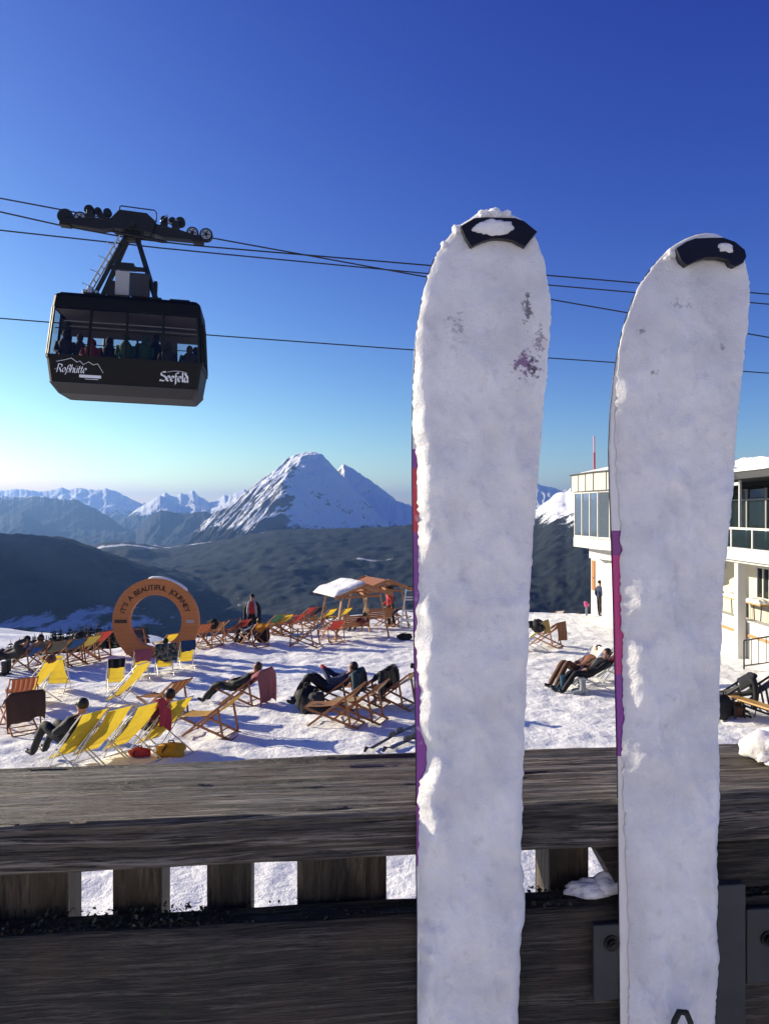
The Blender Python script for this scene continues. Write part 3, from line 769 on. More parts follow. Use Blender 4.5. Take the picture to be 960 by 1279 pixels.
def arc(cx, cy, rx, ry, a0, a1, n=7):
    return [(cx + rx * math.cos(math.radians(a0 + (a1 - a0) * i / n)), cy + ry * math.sin(math.radians(a0 + (a1 - a0) * i / n))) for i in range(n + 1)]

GLY = {   # strokes on a unit x-height grid
    'S': (1.0, [arc(.55, 1.25, .38, .33, 50, 270) + arc(.55, .45, .45, .42, 90, -130)[1:], [(.95, 1.5), (.7, 1.62), (.4, 1.5)], [(.1, .0), (.02, .25)]]),
    'e': (.62, [arc(.32, .5, .28, .46, 20, 320), [(.06, .42), (.58, .66)]]),
    'f': (.5, [arc(.5, 1.25, .26, .3, 40, 180) + [(.22, -.35), (.1, -.5)], [(.0, .85), (.52, .9)]]),
    'l': (.34, [[(.15, 1.62), (.15, .2), (.3, .02)]]),
    'd': (.68, [arc(.32, .45, .27, .44, 60, 360), [(.1, 1.5), (.58, .9), (.59, .1), (.68, .0)]]),
    'R': (1.05, [[(.2, 1.5), (.2, -.05)], [(-.25, 1.2), (.1, 1.5), (.6, 1.45)] + arc(.6, 1.12, .3, .33, 80, -90), [(.5, .78), (1.0, .0)], [(-.35, .45), (.5, .9)]]),
    'o': (.62, [arc(.3, .45, .27, .42, 0, 360, 12)]),
    'ß': (.75, [[(.1, -.45), (.22, .9)] + arc(.45, 1.15, .23, .3, 160, -60) + arc(.42, .42, .26, .38, 80, -110)]),
    'h': (.62, [[(.12, 1.5), (.08, .0)], [(.1, .6)] + arc(.34, .62, .2, .3, 150, 0) + [(.54, .0)]]),
    'ü': (.64, [[(.1, .9), (.12, .3)] + arc(.32, .28, .2, .26, 180, 350), [(.55, .9), (.55, .0)], [(.18, 1.2), (.22, 1.3)], [(.48, 1.2), (.52, 1.3)]]),
    't': (.42, [[(.2, 1.3), (.16, .25), (.32, .0)], [(.0, .88), (.42, .94)]]),
    ' ': (.3, []),
}
def word(txt, h, track=.06, slant=0.0):
    x = 0; out = []
    for ch in txt:
        w, st = GLY[ch]
        for s_ in st: out.append([((x + px + slant * py) * h, py * h) for px, py in s_])
        x += w + track
    return out, x * h

def build_cable_car():
    root = link('cable_car', None); root.matrix_world = Matrix.Translation(GC) @ GR
    tag(root, 'black cable car cabin hanging from ropes in the sky, white lettering on its side', 'cable car')
    blk = plain('cabin_black', (.006, .0058, .0055), .55, 0, .25, 4, spec=.25)
    und = plain('cabin_underside', (.03, .03, .033), .6, 0, .2, 5)
    stl = plain('carriage_black', (.014, .014, .015), .45, .2, .3, 8)
    gal = plain('galvanised_steel', (.45, .45, .44), .4, .7, .15, 12)
    # section levels: z, half length, half width
    LV = [(-1.46, 1.94, .74), (-1.18, 2.13, 1.06), (-.50, 2.22, 1.15), (-.40, 2.225, 1.16), (1.02, 2.12, 1.06), (1.36, 2.08, 1.0), (1.46, 2.0, .92)]
    CH = .07
    def ring(z, L, W, grow=0.0):
        L += grow; W += grow; c = CH
        return [(-L + c, -W, z), (L - c, -W, z), (L, -W + c, z), (L, W - c, z), (L - c, W, z), (-L + c, W, z), (-L, W - c, z), (-L, -W + c, z)]
    def band(i, j, mb, mi=0):
        a, b_ = ring(*LV[i]), ring(*LV[j])
        for k in range(8): mb.add([a[k], a[(k + 1) % 8], b_[(k + 1) % 8], b_[k]], [(0, 1, 2, 3)], mi)
    mb = MB(); band(0, 1, mb, 1); band(1, 2, mb); band(2, 3, mb)
    mb.add(ring(*LV[0]), [tuple(range(7, -1, -1))], 1)
    body = mb.build('cabin_body', [blk, und], root)
    sm = body.modifiers.new('thick', 'SOLIDIFY'); sm.thickness = .03; sm.offset = -1
    mb = MB(); band(4, 5, mb); band(5, 6, mb); mb.add(ring(*LV[6]), [tuple(range(8))])
    rf = mb.build('roof', blk, root); sm = rf.modifiers.new('thick', 'SOLIDIFY'); sm.thickness = .03; sm.offset = -1
    # window posts
    a, b_ = ring(*LV[3]), ring(*LV[4])
    def lerp(p, q, t): return Vector(p) * (1 - t) + Vector(q) * t
    def onface(k, f, g): return lerp(lerp(a[k], a[(k + 1) % 8], f), lerp(b_[k], b_[(k + 1) % 8], f), g)
    mb = MB()
    for k in range(8): mb.bar(onface(k, 0, 0), onface(k, 0, 1), .05, .05)
    for k in (1, 3, 5, 7): mb.add([onface(k, 0, 0), onface(k, 1, 0), onface(k, 1, 1), onface(k, 0, 1)], [(0, 1, 2, 3)])
    for f in (.255, .505, .755):
        for k in (0, 4): mb.bar(onface(k, f, 0), onface(k, f, 1), .055, .07)
    for k in (2, 6): mb.bar(onface(k, .5, 0), onface(k, .5, 1), .06, .07)
    for k in (0, 4): mb.bar(onface(k, .02, .55), onface(k, .98, .55), .025, .025)
    mb.build('window_post', blk, root)
    gm, nt, out = newmat('tinted_glass'); b = NB(nt)
    tr = b.n('ShaderNodeBsdfTransparent', {'Color': (.74, .74, .74, 1)}); gl = b.n('ShaderNodeBsdfGlossy', {'Color': (1, 1, 1, 1), 'Roughness': .02})
    fr = b.math('ADD', b.n('ShaderNodeFresnel', {'IOR': 1.38}).outputs[0], .0)
    b.link(b.n('ShaderNodeMixShader', {0: fr, 1: tr.outputs[0], 2: gl.outputs[0]}).outputs[0], out.inputs[0])
    for k in (0, 2, 4, 6):
        fs = [(0, .255), (.255, .505), (.505, .755), (.755, 1)] if k in (0, 4) else ([(0, .5), (.5, 1)] if k in (2, 6) else [(0, 1)])
        for f0, f1 in fs:
            mb = MB(); p = [onface(k, f0, 0), onface(k, f1, 0), onface(k, f1, 1), onface(k, f0, 1)]
            mb.add(p, [(0, 1, 2, 3)]); mb.build('window_pane', gm, root)
    # far wall is boarded high and low so only patches of sky show through
    mb = MB()
    def patch(k, f0, f1, g0, g1, inn=.07):
        p = [onface(k, f0, g0), onface(k, f1, g0), onface(k, f1, g1), onface(k, f0, g1)]
        n = (p[1] - p[0]).cross(p[3] - p[0]).normalized(); n = -n if n.dot(Vector((0, 0, -.25)) - p[0]) > 0 else n
        p = [q - n * inn for q in p]; mb.add(p + [q - n * .02 for q in p], [(0, 1, 2, 3), (7, 6, 5, 4), (0, 4, 5, 1), (1, 5, 6, 2), (2, 6, 7, 3), (3, 7, 4, 0)])
    patch(4, 0, 1, .70, 1.0); patch(4, 0, .2, 0, .2); patch(4, .2, 1, 0, .28); patch(4, .20, .33, .2, .7); patch(4, .36, .47, .3, .7); patch(4, .68, .74, .3, .7)
    mb.box((0, 0, -.62), (4.2, 2.0, .03)); mb.box((0, 0, 1.0), (4.1, 1.85, .02))
    mb.build('inner_lining', plain('lining', (.12, .10, .082), .7), root)
    mb = MB()
    for y in (-.35, .35): mb.tube([(-1.95, y, .78), (1.95, y, .78)], .018)
    mb.build('handrail', gal, root)
    mb = MB(); mb.box((1.42, .0, 1.575), (.62, .7, .22), bev=.02); mb.build('roof_box', stl, root)
    # riders
    rr = random.Random(12); coats = [plain('rider_%s' % n, c, .8) for n, c in (('black', (.012, .012, .012)), ('grey', (.03, .03, .03)), ('red', (.16, .02, .015)), ('green', (.02, .06, .02)), ('brown', (.05, .035, .02)))]
    for i, (x, y, h, ci) in enumerate([(-2.05, -.55, 1.02, 0), (-1.78, .2, 1.10, 1), (-1.40, .45, 1.0, 0), (-1.25, -.45, .85, 2), (-.80, .15, 1.05, 0), (-.15, -.3, 1.1, 3), (.15, .3, .95, 4), (.42, -.1, 1.15, 3), (.72, .5, 1.36, 0), (1.18, .2, 1.0, 4), (1.95, -.1, .88, 4), (2.12, .35, .95, 1)]):
        x *= .9; mb = MB(); z0 = -.60; a = rr.uniform(-.3, .3)
        mb.tube([(x, y, z0), (x, y, z0 + h * .35), (x + .01, y, z0 + h * .62), (x, y, z0 + h * .76), (x, y, z0 + h * .82)], [.17, .19, .23, .12, .07], 10)
        mb.ball((x, y, z0 + h * .90), .115, 10, 0, (.9, 1, 1.15)); mb.tube([(x - .22, y, z0 + h * .66), (x - .27, y - .05, z0 + h * .4), (x - .12, y - .2, z0 + h * .35)], [.07, .06, .045], 8); mb.tube([(x + .22, y, z0 + h * .66), (x + .26, y - .05, z0 + h * .4), (x + .10, y - .2, z0 + h * .35)], [.07, .06, .045], 8)
        o = mb.build('person', coats[ci])
        o.matrix_world = Matrix.Translation(GC) @ GR
        who = ['black coated rider at the left end window of the cable car', 'grey coated rider second from the left end of the cable car', 'black coated rider behind the red coated one in the cable car', 'red coated rider standing inside the cable car', 'black coated rider left of centre inside the cable car', 'green coated rider at the middle post of the cable car', 'brown coated rider right behind the middle post of the cable car', 'taller green coated rider right of the cable car middle post', 'tallest rider, dark against the far windows of the cable car', 'brown coated rider beside the tallest one in the cable car', 'brown coated rider at the right end window of the cable car', 'grey coated rider behind the right end window of the cable car'][i]
        tag(o, who, 'person', 'riders inside the cable car')
    # A-frame hanger
    AP = Vector((-.09, 0, 3.72))
    mb = MB()
    for y in (-.42, .42):
        mb.bar((-1.15, y, 1.46), AP + Vector((-.12, y * .35, 0)), .10, .13); mb.bar((.75, y, 1.46), AP + Vector((.08, y * .35, 0)), .09, .11)
        mb.bar((-.66, y * .75, 2.52), (.36, y * .75, 2.52), .10, .12)
    mb.box((-.25, 0, 2.66), (.5, .5, .12)); mb.box((AP.x, 0, AP.z - .05), (.46, .42, .42), bev=.06)
    mb.box((-1.15, 0, 1.56), (.5, 1.0, .2), bev=.03); mb.box((.72, 0, 1.56), (.36, 1.0, .2), bev=.03)
    mb.box((-.62, -.3, 1.78), (.22, .3, .6)); mb.box((.6, .3, 1.9), (.1, .2, .9))
    h = mb.build('hanger', stl, root)
    mb = MB()
    for s_ in (-.19, .19): mb.tube([(-1.42, s_ - .2, 1.55), (-.42, s_ - .2, 3.5)], .028)
    for i in range(9):
        t = (i + .5) / 9; x = -1.42 + t * 1.0; z = 1.55 + 1.95 * t
        mb.tube([(x, -.39, z), (x, -.01, z)], .018)
        if i % 2: mb.tube([(x, -.39, z), (x - .2, -.45, z + .06)], .014)
    for k in range(3): mb.box((-1.38 + .16 * k, -.3, 1.62 + .1 * (k % 2)), (.13, .3, .26), bev=.02)
    mb.build('ladder', gal, root)
    mb = MB(); mb.box((-.28, -.34, 2.02), (.42, .3, .74), bev=.02); mb.build('control_box', plain('grey_cabinet', (.42, .40, .38), .5, 0, .1), root)
    mb = MB(); mb.box((.24, -.34, 2.0), (.54, .3, .72), bev=.02); mb.build('control_box', plain('dark_cabinet', (.03, .03, .032), .5), root)
    # carriage running on the track rope (tilted a little more than the cabin)
    car = link('carriage', None, root); car.location = AP + Vector((0, 0, .18)); car.rotation_euler = (0, math.radians(2.4), 0)
    mb = MB()
    mb.prism([(-.55, -.18), (.62, -.18), (.70, .18), (.42, .40), (-.40, .40), (-.62, .12)], -.32, .32)
    for sg in (-1, 1):
        mb.prism([(sg * .5, -.12), (sg * .5, .18), (sg * 1.45, .06), (sg * 2.05, -.06), (sg * 2.05, -.18), (sg * 1.5, -.20), (sg * .9, -.22)], -.18, .18)
        mb.box((sg * 2.0, 0, -.16), (.34, .3, .16), bev=.02)
        mb.box((sg * 1.28, -.05, .20), (.22, .3, .28), bev=.03); mb.box((sg * .92, -.05, .17), (.2, .28, .22), bev=.03)
    mb.disc((0, -.36, .0), (0, 1, 0), .13, .12)
    mb.build('carriage_beam', stl, car)
    for x, r in ((-2.02, .235), (-1.58, .205), (-1.34, .15), (-1.08, .11), (-.80, .12), (.92, .12), (1.16, .11), (1.40, .15), (1.80, .19), (2.22, .205)):
        mb = MB(); z = .06 if abs(x) > 1.5 else .36
        dark = x < -2 or abs(x) < 1.5
        pts = [(x + r * math.cos(t), 0, z + r * math.sin(t)) for t in [2 * math.pi * i / 20 for i in range(21)]]
        mb.disc((x, -.06, z), (0, 1, 0), r, .05, 22, 0); mb.disc((x, .06, z), (0, 1, 0), r, .05, 22, 0); mb.disc((x, 0, z), (0, 1, 0), r * .85, .1, 22, 0)
        if not dark:
            mb.disc((x, -.092, z), (0, 1, 0), r * .74, .02, 22, 1); mb.disc((x, -.108, z), (0, 1, 0), r * .3, .02, 14, 0)
            for q in range(5):
                t = q * 2 * math.pi / 5; mb.disc((x + r * .5 * math.cos(t), -.104, z + r * .5 * math.sin(t)), (0, 1, 0), r * .13, .01, 8, 0)
        else: mb.disc((x, -.1, z), (0, 1, 0), r * .3, .04, 12, 0)
        mb.build('wheel', [stl, gal], car)
    mb = MB(); mb.tube([(-.42, -.2, .38), (-.42, -.2, .52), (-.38, -.2, .56), (.62, -.2, .56), (.68, -.2, .5), (.70, -.2, .2)], .02); mb.build('guard_rail', stl, car)
    mb = MB()
    rr = random.Random(4)
    for i in range(9): mb.ball((.85 + .07 * i, -.1 + .05 * (i % 3), .26 + .13 * rr.random()), .05, 6)
    mb.tube([(.85, -.1, .3), (1.0, -.1, .52), (1.05, -.1, .3)], .02); mb.build('cable_fitting', gal, car)
    # grip on the haul rope
    mb = MB(); mb.tube([(-.62, -.34, -.30), (-.30, -.34, -.33), (.50, -.34, -.38), (.95, -.34, -.42), (1.15, -.34, -.435)], [.025, .05, .06, .055, .02], 8)
    mb.tube(arc3((-.38, -.3, -.22), .15), .022, 6); mb.tube(arc3((.48, -.3, -.24), .13), .022, 6)
    mb.build('rope_grip', stl, car)
    # lettering on the front panel (between sill and lower edge)
    p0 = Vector((0, -LV[1][2], LV[1][0])); p1 = Vector((0, -LV[2][2], LV[2][0])); up = (p1 - p0).normalized(); nrm = Vector((1, 0, 0)).cross(up)
    white = plain('letter_white', (.8, .8, .8), .5, 0, .05)
    def on(x0, h0): return lambda x, y, z: p0 + up * (h0 + y) + Vector((x0 + x, 0, 0)) + nrm * (.006 + z)
    if nrm.y > 0: nrm = -nrm
    st, w = word('Seefeld', .175, .05)
    mb = MB(); pen(mb, st, .055, math.radians(38), on(1.02, .18)); 
    pen(mb, [arc(.5, -.1, .62, .42, 118, 62, 8)], .012, math.radians(80), on(1.02, .18)); mb.build('lettering', white, body)
    st, w = word('Roßhütte', .155, .04, .25)
    mb = MB(); pen(mb, st, .038, math.radians(35), on(-1.95, .27))
    pen(mb, [[(.02, .30), (.26, .36), (.44, .42), (.60, .31), (.68, .35), (.78, .25), (.92, .34), (1.06, .26), (1.18, .30), (1.34, .04)]], .016, math.radians(70), on(-1.95, .27))
    # small sub-line: a white bar carrying dark capitals, and a thin line of dots under it
    pen(mb, [[(.66, -.085), (1.28, -.085)]], .085, math.radians(90), on(-1.95, .27)); pen(mb, [[(.82, -.165), (1.2, -.165)]], .016, math.radians(90), on(-1.95, .27))
    mb.build('lettering', white, body)
    return root

def arc3(c, r): return [(c[0] + r * math.cos(t), c[1], c[2] + r * math.sin(t)) for t in [math.radians(a) for a in range(0, 361, 30)]]

def build_cables():
    ex = Vector((math.cos(GY), math.sin(GY), 0)); ey = Vector((-math.sin(GY), math.cos(GY), 0))
    def on_plane(u, v, off):
        d = Vector(((u - 480) / F, 1, (640 - v) / F)); P = GC + ey * off
        t = (P - Vector((0, 0, CAMZ))).dot(ey) / d.dot(ey)
        return Vector((0, 0, CAMZ)) + d * t
    rope = plain('steel_rope', (.03, .03, .032), .5, .5)
    def rope_obj(pts, off, r, label):
        P = [on_plane(u, v, off) for u, v in pts]
        a = P[0] + (P[0] - P[1]).normalized() * 14; z = P[-1] + (P[-1] - P[-2]).normalized() * 40
        mb = MB(); mb.tube([a] + P + [z], r, 8); o = mb.build('cable', rope)
        tag(o, label, 'cable')
    rope_obj([(0, 248), (266, 298), (480, 337), (690, 375), (960, 422)], 1.0, .024, 'steepest black rope, highest at the left edge and passing behind the cabin carriage')
    rope_obj([(0, 265), (76, 282), (100, 286.5), (163, 298), (240, 306.8), (264, 309), (500, 329), (690, 345), (960, 368)], 0.0, .024, 'thick black track rope that the cabin carriage wheels run on')
    rope_obj([(0, 288), (150, 304.5), (198, 310), (290, 319), (500, 339), (690, 357), (960, 380.5)], -.34, .022, 'thin black haul rope clamped just below the cabin carriage')
    rope_obj([(0, 398), (254, 418.5), (500, 436.5), (690, 448), (960, 466.6)], 6.0, .024, 'lowest black rope, passing behind the cabin itself')
# ================================================================== deck chairs
_fr = {}
def chair_frames(kind):
    if kind in _fr: return _fr[kind]
    W = .285 if kind != 'metal' else .27
    wood = {'wood': plain('chair_wood', (.33, .13, .05), .5, 0, .3, 30), 'dark': plain('chair_dark', (.03, .026, .024), .5), 'metal': plain('chair_alu', (.62, .62, .60), .35, .6, .08)}[kind]
    t = .026 if kind != 'metal' else .019
    def side(mb, y, a, b_, w=None):
        if kind == 'metal': mb.tube([(a[0], y, a[1]), (b_[0], y, b_[1])], .0125, 8)
        else: mb.bar((a[0], y, a[1]), (b_[0], y, b_[1]), t, .045, (0, 1, 0) if False else (0, 0, 1), bev=.004)
    def cross(mb, x, z, w=W):
        mb.tube([(x, -w, z), (x, w, z)], .014 if kind != 'metal' else .0115, 8)
    A = MB()
    if kind == 'metal':                      # long sling frame on crossed tube legs
        for y in (-W, W): side(A, y, (-.47, 1.05), (.46, .15))
        cross(A, -.47, 1.05); cross(A, .46, .15)
        Bm = MB(); w2 = W - .02
        for y in (-w2, w2): side(Bm, y, (.26, .35), (-.50, .012))
        cross(Bm, -.50, .014, w2); cross(Bm, .26, .335, w2)
        P = MB(); w3 = W + .022
        for y in (-w3, w3): side(P, y, (-.16, .70), (.42, .012))
        cross(P, .42, .014, w3)
        _fr[kind] = (A.mesh('back_frame', wood), Bm.mesh('seat_frame', wood), P.mesh('prop_frame', wood)); return _fr[kind]
    for y in (-W, W): side(A, y, (-.64, .87), (.46, .02))
    cross(A, -.625, .855); cross(A, .44, .04); cross(A, -.1, .46)
    Bm = MB(); w2 = W - .034
    for y in (-w2, w2): side(Bm, y, (.56, .40), (-.62, .015))
    cross(Bm, .545, .395, w2); cross(Bm, -.60, .022, w2); cross(Bm, -.30, .125, w2)
    P = MB(); w3 = W + .030
    for y in (-w3, w3): side(P, y, (-.36, .645), (-.47, .062))
    cross(P, -.47, .062, w3)
    out = (A.mesh('back_frame', wood), Bm.mesh('seat_frame', wood), P.mesh('prop_frame', wood))
    arm = None
    if kind == 'dark':
        pass
    _fr[kind] = out
    return out

_sl = {}
def sling_mesh(mat, sag=.13, w=.245, metal=False):
    if metal: sag = .055; w = .25
    key = (mat.name, sag, w, metal)
    if key in _sl: return _sl[key]
    n, k = 22, 7; P = np.zeros((n + 1, k + 1, 3))
    for i in range(n + 1):
        t = i / n
        x = -.635 + t * 1.185; z = .868 + t * (.405 - .868)
        if metal: x = -.47 + t * .93; z = 1.055 + t * (.155 - 1.055)
        s_ = math.sin(math.pi * t ** .82)
        x -= s_ * sag * .42; z -= s_ * sag * 1.25
        for j in range(k + 1):
            y = (j / k - .5) * 2
            P[i, j] = (x - .012 * (1 - y * y) * s_, y * w * (1 - .05 * s_), z - .018 * (1 - y * y) * s_)
    o = grid_mesh('tmp', P, mat); me = o.data; bpy.data.objects.remove(o)
    me.name = 'sling'; _sl[key] = me
    return me

def cloth(name):
    if name in _mats: return _mats[name]
    Y = (.70, .50, .045)
    if name == 'yellow': return plain('yellow', Y, .8, 0, .14, 5, trans=.38, spec=.2)
    if name == 'blue': return stripes('blue', [(.02, .06, .17), (.035, .09, .22)], 9)
    if name == 'navy': return plain('navy', (.015, .025, .07), .8, trans=.1, spec=.2)
    if name == 'red': return plain('red', (.42, .055, .05), .8, trans=.25, spec=.2)
    if name == 'red_stripe': return stripes('red_stripe', [(.28, .05, .035), (.36, .10, .05), (.42, .22, .10)], 10)
    if name == 'red_green': return stripes('red_green', [(.30, .04, .03), (.34, .08, .04), (.10, .13, .05), (.40, .25, .08)], 7)
    if name == 'brown_stripe': return stripes('brown_stripe', [(.30, .13, .055), (.22, .09, .045), (.34, .20, .10)], 11)
    if name == 'tan': return stripes('tan', [(.36, .27, .15), (.26, .17, .09), (.40, .31, .19)], 12)
    if name == 'olive': return plain('olive', (.34, .27, .06), .8, trans=.3, spec=.2)
    if name == 'orange': return plain('orange', (.52, .23, .035), .8, trans=.3, spec=.2)
    if name == 'yellow_brown': return stripes('yellow_brown', [(.60, .38, .06), (.32, .14, .05), (.62, .44, .10), (.3, .12, .04)], 6)
    if name == 'green': return plain('green', (.05, .18, .11), .8, trans=.2, spec=.2)
    if name == 'pink': return plain('pink', (.42, .13, .14), .85, trans=.15, spec=.1)
    if name == 'grey': return plain('grey', (.10, .095, .085), .75, trans=.15, spec=.3)
    if name == 'white': return plain('white', (.7, .7, .66), .7, trans=.3)
    raise KeyError(name)

def chair(u, v, deg, frame, fab, label, scale=1.0, d=None, sag=.13, group='deck chairs on the snow terrace', armrest=False):
    d = d or ground_d(v)
    x = (u - 480) / F * d
    root = empty('deck_chair', (x, d, gz(x, d) + .0), math.radians(deg))
    root.scale = (scale,) * 3
    tag(root, label, 'deck chair', group)
    for n, me in zip(('back_frame', 'seat_frame', 'prop_frame'), chair_frames(frame)):
        link(n, me, root)
    link('sling', sling_mesh(cloth(fab), sag, metal=frame == 'metal'), root)
    if armrest:
        mb = MB(); m = plain('chair_wood', (.33, .13, .05))
        for y in (-.33, .33):
            mb = MB(); mb.bar((-.30, y, .60), (.42, y, .56), .05, .022); mb.bar((.38, y, .55), (.40, y, .02), .03, .04)
            mb.build('armrest', m, root)
    return root

# ================================================================== people
def person(root_name, label, M, J, cloths, radii=None, fat=1.0, hat=None, extra=None, hair=None, glasses=False, group=None):
    """one continuous skinned body grown on a skeleton.  J: joint -> local position.  cloths: zone -> material"""
    R = dict(pelvis=.135, waist=.130, chest=.155, upper=.130, neck=.055, jaw=.078, head=.098, crown=.082,
             sl=.098, el=.066, wl=.050, hl=.036, sr=.098, er=.066, wr=.050, hr=.036,
             tl=.098, kl=.078, al=.062, bl=.052, fl=.036, tr=.098, kr=.078, ar=.062, br=.052, fr=.036)
    E = [('pelvis', 'waist'), ('waist', 'chest'), ('chest', 'upper'), ('upper', 'neck'), ('neck', 'jaw'), ('jaw', 'head'), ('head', 'crown'),
         ('upper', 'sl'), ('sl', 'el'), ('el', 'wl'), ('wl', 'hl'), ('upper', 'sr'), ('sr', 'er'), ('er', 'wr'), ('wr', 'hr'),
         ('pelvis', 'tl'), ('tl', 'kl'), ('kl', 'al'), ('al', 'bl'), ('bl', 'fl'), ('pelvis', 'tr'), ('tr', 'kr'), ('kr', 'ar'), ('ar', 'br'), ('br', 'fr')]
    zone = {'neck': 'skin', 'jaw': 'skin', 'head': 'skin', 'crown': 'skin', 'hl': 'hand', 'hr': 'hand', 'bl': 'boot', 'fl': 'boot', 'br': 'boot', 'fr': 'boot',
            'tl': 'legs', 'tr': 'legs', 'kl': 'legs', 'kr': 'legs', 'al': 'legs', 'ar': 'legs', 'pelvis': 'legs'}
    names = list(R); P = [Vector(J[n]) for n in names]; rad = [R[n] * (fat if n not in ('neck', 'jaw', 'head', 'crown') else 1) for n in names]
    idx = {n: i for i, n in enumerate(names)}
    ed = [(idx[a], idx[b_]) for a, b_ in E]; zn = [zone.get(b_, 'top') for a, b_ in E]
    # nose
    fwd = Vector(J.get('face', (1, 0, 0))).normalized()
    P.append(Vector(J['jaw']) * .55 + Vector(J['head']) * .45 + fwd * .115); rad.append(.018); ed.append((idx['head'], len(P) - 1)); zn.append('skin')
    # five fingers on each hand
    for s_ in ('l', 'r'):
        h = Vector(J['h' + s_]); w = Vector(J['w' + s_]); dr = (h - w).normalized()
        sd = dr.cross(Vector(J.get('palm', (0, 0, 1)))).normalized()
        cr = sd.cross(dr).normalized()
        for q, (off, ln) in enumerate(((-.030, .062), (-.011, .075), (.009, .072), (.028, .056))):
            a = len(P); P.append(h + sd * off + dr * .035); rad.append(.0105); P.append(h + sd * off * 1.15 + dr * (.035 + ln * .55) - cr * .012); rad.append(.0095); P.append(h + sd * off * 1.15 + dr * (.035 + ln * .85) - cr * .034); rad.append(.008)
            ed += [(idx['h' + s_], a), (a, a + 1), (a + 1, a + 2)]; zn += ['hand'] * 3
        a = len(P); P.append(h - sd * .045 * (1 if s_ == 'l' else -1) + dr * .005); rad.append(.012); P.append(h - sd * .06 * (1 if s_ == 'l' else -1) + dr * .042 - cr * .01); rad.append(.010)
        ed += [(idx['w' + s_], a), (a, a + 1)]; zn += ['hand'] * 2
    me = bpy.data.meshes.new('tmp'); me.from_pydata([tuple(p) for p in P], ed, [])
    o = bpy.data.objects.new('tmp', me); COL.objects.link(o)
    sk = o.modifiers.new('s', 'SKIN'); sk.use_smooth_shade = True
    for i, sv in enumerate(me.skin_vertices[0].data):
        sv.radius = (rad[i], rad[i]); sv.use_root = (i == 0)
    ss = o.modifiers.new('d', 'SUBSURF'); ss.levels = 1; ss.render_levels = 1
    dg = bpy.context.evaluated_depsgraph_get(); dg.update()
    body = bpy.data.meshes.new_from_object(o.evaluated_get(dg)); bpy.data.objects.remove(o)
    body.name = 'person'
    co = np.empty(len(body.vertices) * 3); body.vertices.foreach_get('co', co); co = co.reshape(-1, 3)
    sd_ = len(label) * 3                                                     # folds in the clothes
    dz = np.stack([fbm(co[:, 1] * 13 + co[:, 2] * 9, co[:, 0] * 15 + co[:, 2] * 5 + q * 7, sd_ + q, 3) for q in range(3)], 1)
    keep = 1 - np.exp(-((np.linalg.norm(co - np.array(J['head']), axis=1) / .15) ** 4))
    hd = np.minimum(np.linalg.norm(co - np.array(J['hl']), axis=1), np.linalg.norm(co - np.array(J['hr']), axis=1)); keep = keep * np.clip((hd - .08) / .1, 0, 1)
    co += dz * .012 * keep[:, None]; body.vertices.foreach_set('co', co.reshape(-1))
    order = ['top', 'legs', 'skin', 'hand', 'boot']
    body.materials.clear()
    for z in order: body.materials.append(cloths.get(z) or cloths['top'])
    A = np.array([P[a] for a, b_ in ed]); B = np.array([P[b_] for a, b_ in ed]); rr = np.array([max(rad[a], rad[b_]) for a, b_ in ed])
    AB = B - A; L2 = (AB ** 2).sum(1) + 1e-9; zi = np.array([order.index(z) for z in zn])
    for p in body.polygons:
        c = np.array(p.center); t = np.clip(((c - A) * AB).sum(1) / L2, 0, 1)
        dd = np.linalg.norm(A + AB * t[:, None] - c, axis=1) / rr
        p.material_index = int(zi[dd.argmin()]); p.use_smooth = True
    root = bpy.data.objects.new(root_name, body); COL.objects.link(root); root.matrix_world = M
    tag(root, label, 'person', group)
    # hair or hat
    H = Vector(J['head']); C = Vector(J['crown']); up = (C - H).normalized()
    if hat or hair:
        bm = bmesh.new(); bmesh.ops.create_icosphere(bm, subdivisions=3, radius=1)
        q = up.to_track_quat('Z', 'Y').to_matrix()
        fl = q.inverted() @ fwd
        for v in list(bm.verts):
            low = -.15 if hat else -.5 + .9 * max(0, v.co.dot(fl))
            v.co = Vector((v.co.x * .103, v.co.y * .103, max(v.co.z, low) * .112))
        me = bpy.data.meshes.new('h'); bm.to_mesh(me); bm.free()
        for p in me.polygons: p.use_smooth = True
        me.materials.append(hat or hair)
        hh = link('beanie' if hat else 'hair', me, root); hh.matrix_local = Matrix.Translation(H + up * .022 - fwd * .012) @ q.to_4x4()
    if glasses:
        mb = MB(); sdv = up.cross(fwd).normalized()
        c = H + fwd * .088 - up * .01
        for s_ in (-1, 1): mb.ball(c + sdv * .034 * s_, .026, 8)
        mb.bar(c - sdv * .095 - fwd * .06, c - sdv * .05, .012, .012); mb.bar(c + sdv * .095 - fwd * .06, c + sdv * .05, .012, .012)
        mb.build('sunglasses', plain('lens_black', (.01, .01, .01), .15), root)
    return root

SKIN = lambda: plain('skin', (.42, .22, .14), .55, 0, .06)
def C(name, col, rough=.75): return plain('cloth_' + name, col, rough, 0, .2, 14, bump=.3)

